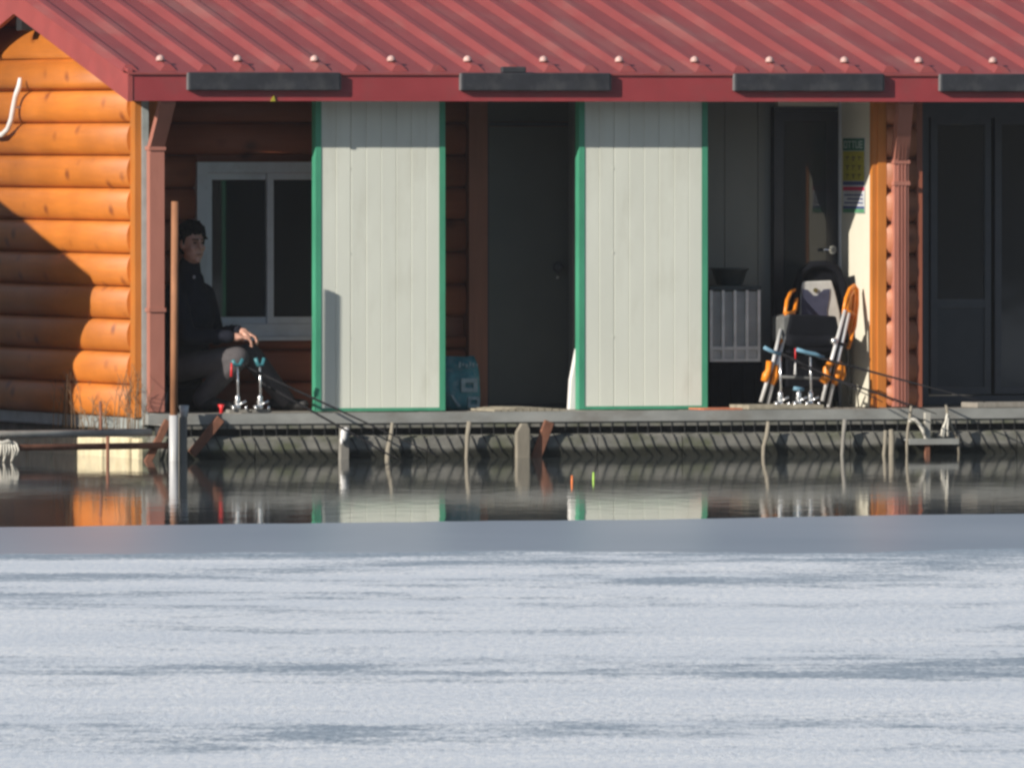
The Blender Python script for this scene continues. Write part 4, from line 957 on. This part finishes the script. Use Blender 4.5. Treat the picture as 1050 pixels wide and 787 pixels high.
    for s, e, w, k in ((Rs, Re, Rw, 1), (Ls, Le, Lw, 1)):
        j.capsule(nb_ - Vector((0, 0, .07)), s, .075, .078); j.capsule(s, e, .078, .062); d = (w - e).normalized(); j.capsule(e, w - d * .01, .060, .043); j.capsule(w - d * .035, w - d * .02, .046, .046)
        for q in (.25, .5, .72): pnt = e.lerp(w, q); j.ball(pnt + Vector((0, 0, .012)), .054 - .012 * q, 8)
        for q in (.4, .7): j.ball(s.lerp(e, q), .073 - .01 * q, 8)
    j.capsule(nb_ - Vector((0, 0, .02)), nb_ + up * .075, .088, .076)         # collar
    fuse(part(t, 'jacket', j, M['jacket']), .009, 3)
    bd = chest + face * .185 + Vector((0, 0, .07)) + side * .03
    part(t, 'jacket_badge', MB().ball(J(199, 284, 1.14), (.010, .012, .012)), M['badge'])
    tr = MB()
    for hp, k, a in ((Rh, Rk, Ra), (Lh, Lk, La)):
        tr.capsule(pel, hp, .13, .105); tr.capsule(hp, k, .105, .080); d = (a - k).normalized(); tr.capsule(k, a + d * .055, .080, .066)
        for q in (.3, .55, .8): tr.ball(k.lerp(a, q) + Vector((.012 * math.sin(9 * q), 0, 0)), .070 - .010 * q, 8)
    fuse(part(t, 'trousers', tr, M['trousers']), .009, 3)
    for a, toe in ((Ra, Rt), (La, Lt)):
        d = (toe - a); d.z = 0; d.normalize(); zf = ZD + .004; s = MB()
        heel = Vector((a.x, a.y, 0)) - d * .05; L = .27
        s.capsule(Vector((heel.x, heel.y, zf + .045)), Vector((heel.x, heel.y, zf + .045)) + d * .12, .042, .046); p = Vector((heel.x, heel.y, zf + .038)) + d * .12
        s.capsule(p, p + d * .10, .042, .034); s.capsule(Vector((a.x, a.y, zf + .05)), a, .045, .05)
        fuse(part(t, 'shoe', s, M['shoe']), .007, 3)
    # low stool under the person
    st = thing('stool', 'low dark stool under the seated person', 'stool', (pel.x, pel.y, ZD)); sz = pel.z - .135
    bevel(part(st, 'seat', MB().box((pel.x - .20, pel.y - .17, sz - .04), (pel.x + .15, pel.y + .15, sz)), M['cloth']), .015, 2)
    for a in (-.17, .12):
        for c in (-.14, .12): part(st, 'leg', MB().tube([(pel.x + a, pel.y + c, ZD + .001), (pel.x + a * .85, pel.y + c * .85, sz - .04)], .012, 8), M['grey_edge'])
person()
# dark bag on the floor behind the pole, pale box edge by the stool
bg = thing('tackle_case', 'dark tackle case on the porch floor left of the person', 'case', on(172, 1.5))
bevel(part(bg, 'body', MB().box((U(176, 1.45), 1.40, ZD + .002), (U(206, 1.45), 1.66, ZD + .22)), M['cloth']), .015, 2)
part(bg, 'handle', MB().tube([(U(184, 1.45), 1.53, ZD + .215), (U(185, 1.45), 1.53, ZD + .26), (U(197, 1.45), 1.53, ZD + .26), (U(198, 1.45), 1.53, ZD + .215)], .01, 6), M['grey_edge'])

# ------------------------------------------------------------------ thin winter haze between the camera and the cabin
def haze():
    me = bpy.data.meshes.new('haze'); mb = MB().box((-680, -680, -4), (680, 680, 75)); me.from_pydata(mb.v, [], mb.f); me.update()
    m = bpy.data.materials.new('pale_air'); m.use_nodes = True; nt = m.node_tree; nt.nodes.remove(nt.nodes['Principled BSDF'])
    v = nt.nodes.new('ShaderNodeVolumePrincipled'); v.inputs['Color'].default_value = (.86, .92, 1.0, 1); v.inputs['Density'].default_value = .0002
    nt.links.new(v.outputs[0], nt.nodes['Material Output'].inputs['Volume']); me.materials.append(m)
    o = bpy.data.objects.new('haze', me); COL.objects.link(o); o['kind'] = 'stuff'; o['label'] = 'thin pale haze over the whole frozen lake'; o['category'] = 'haze'
haze()
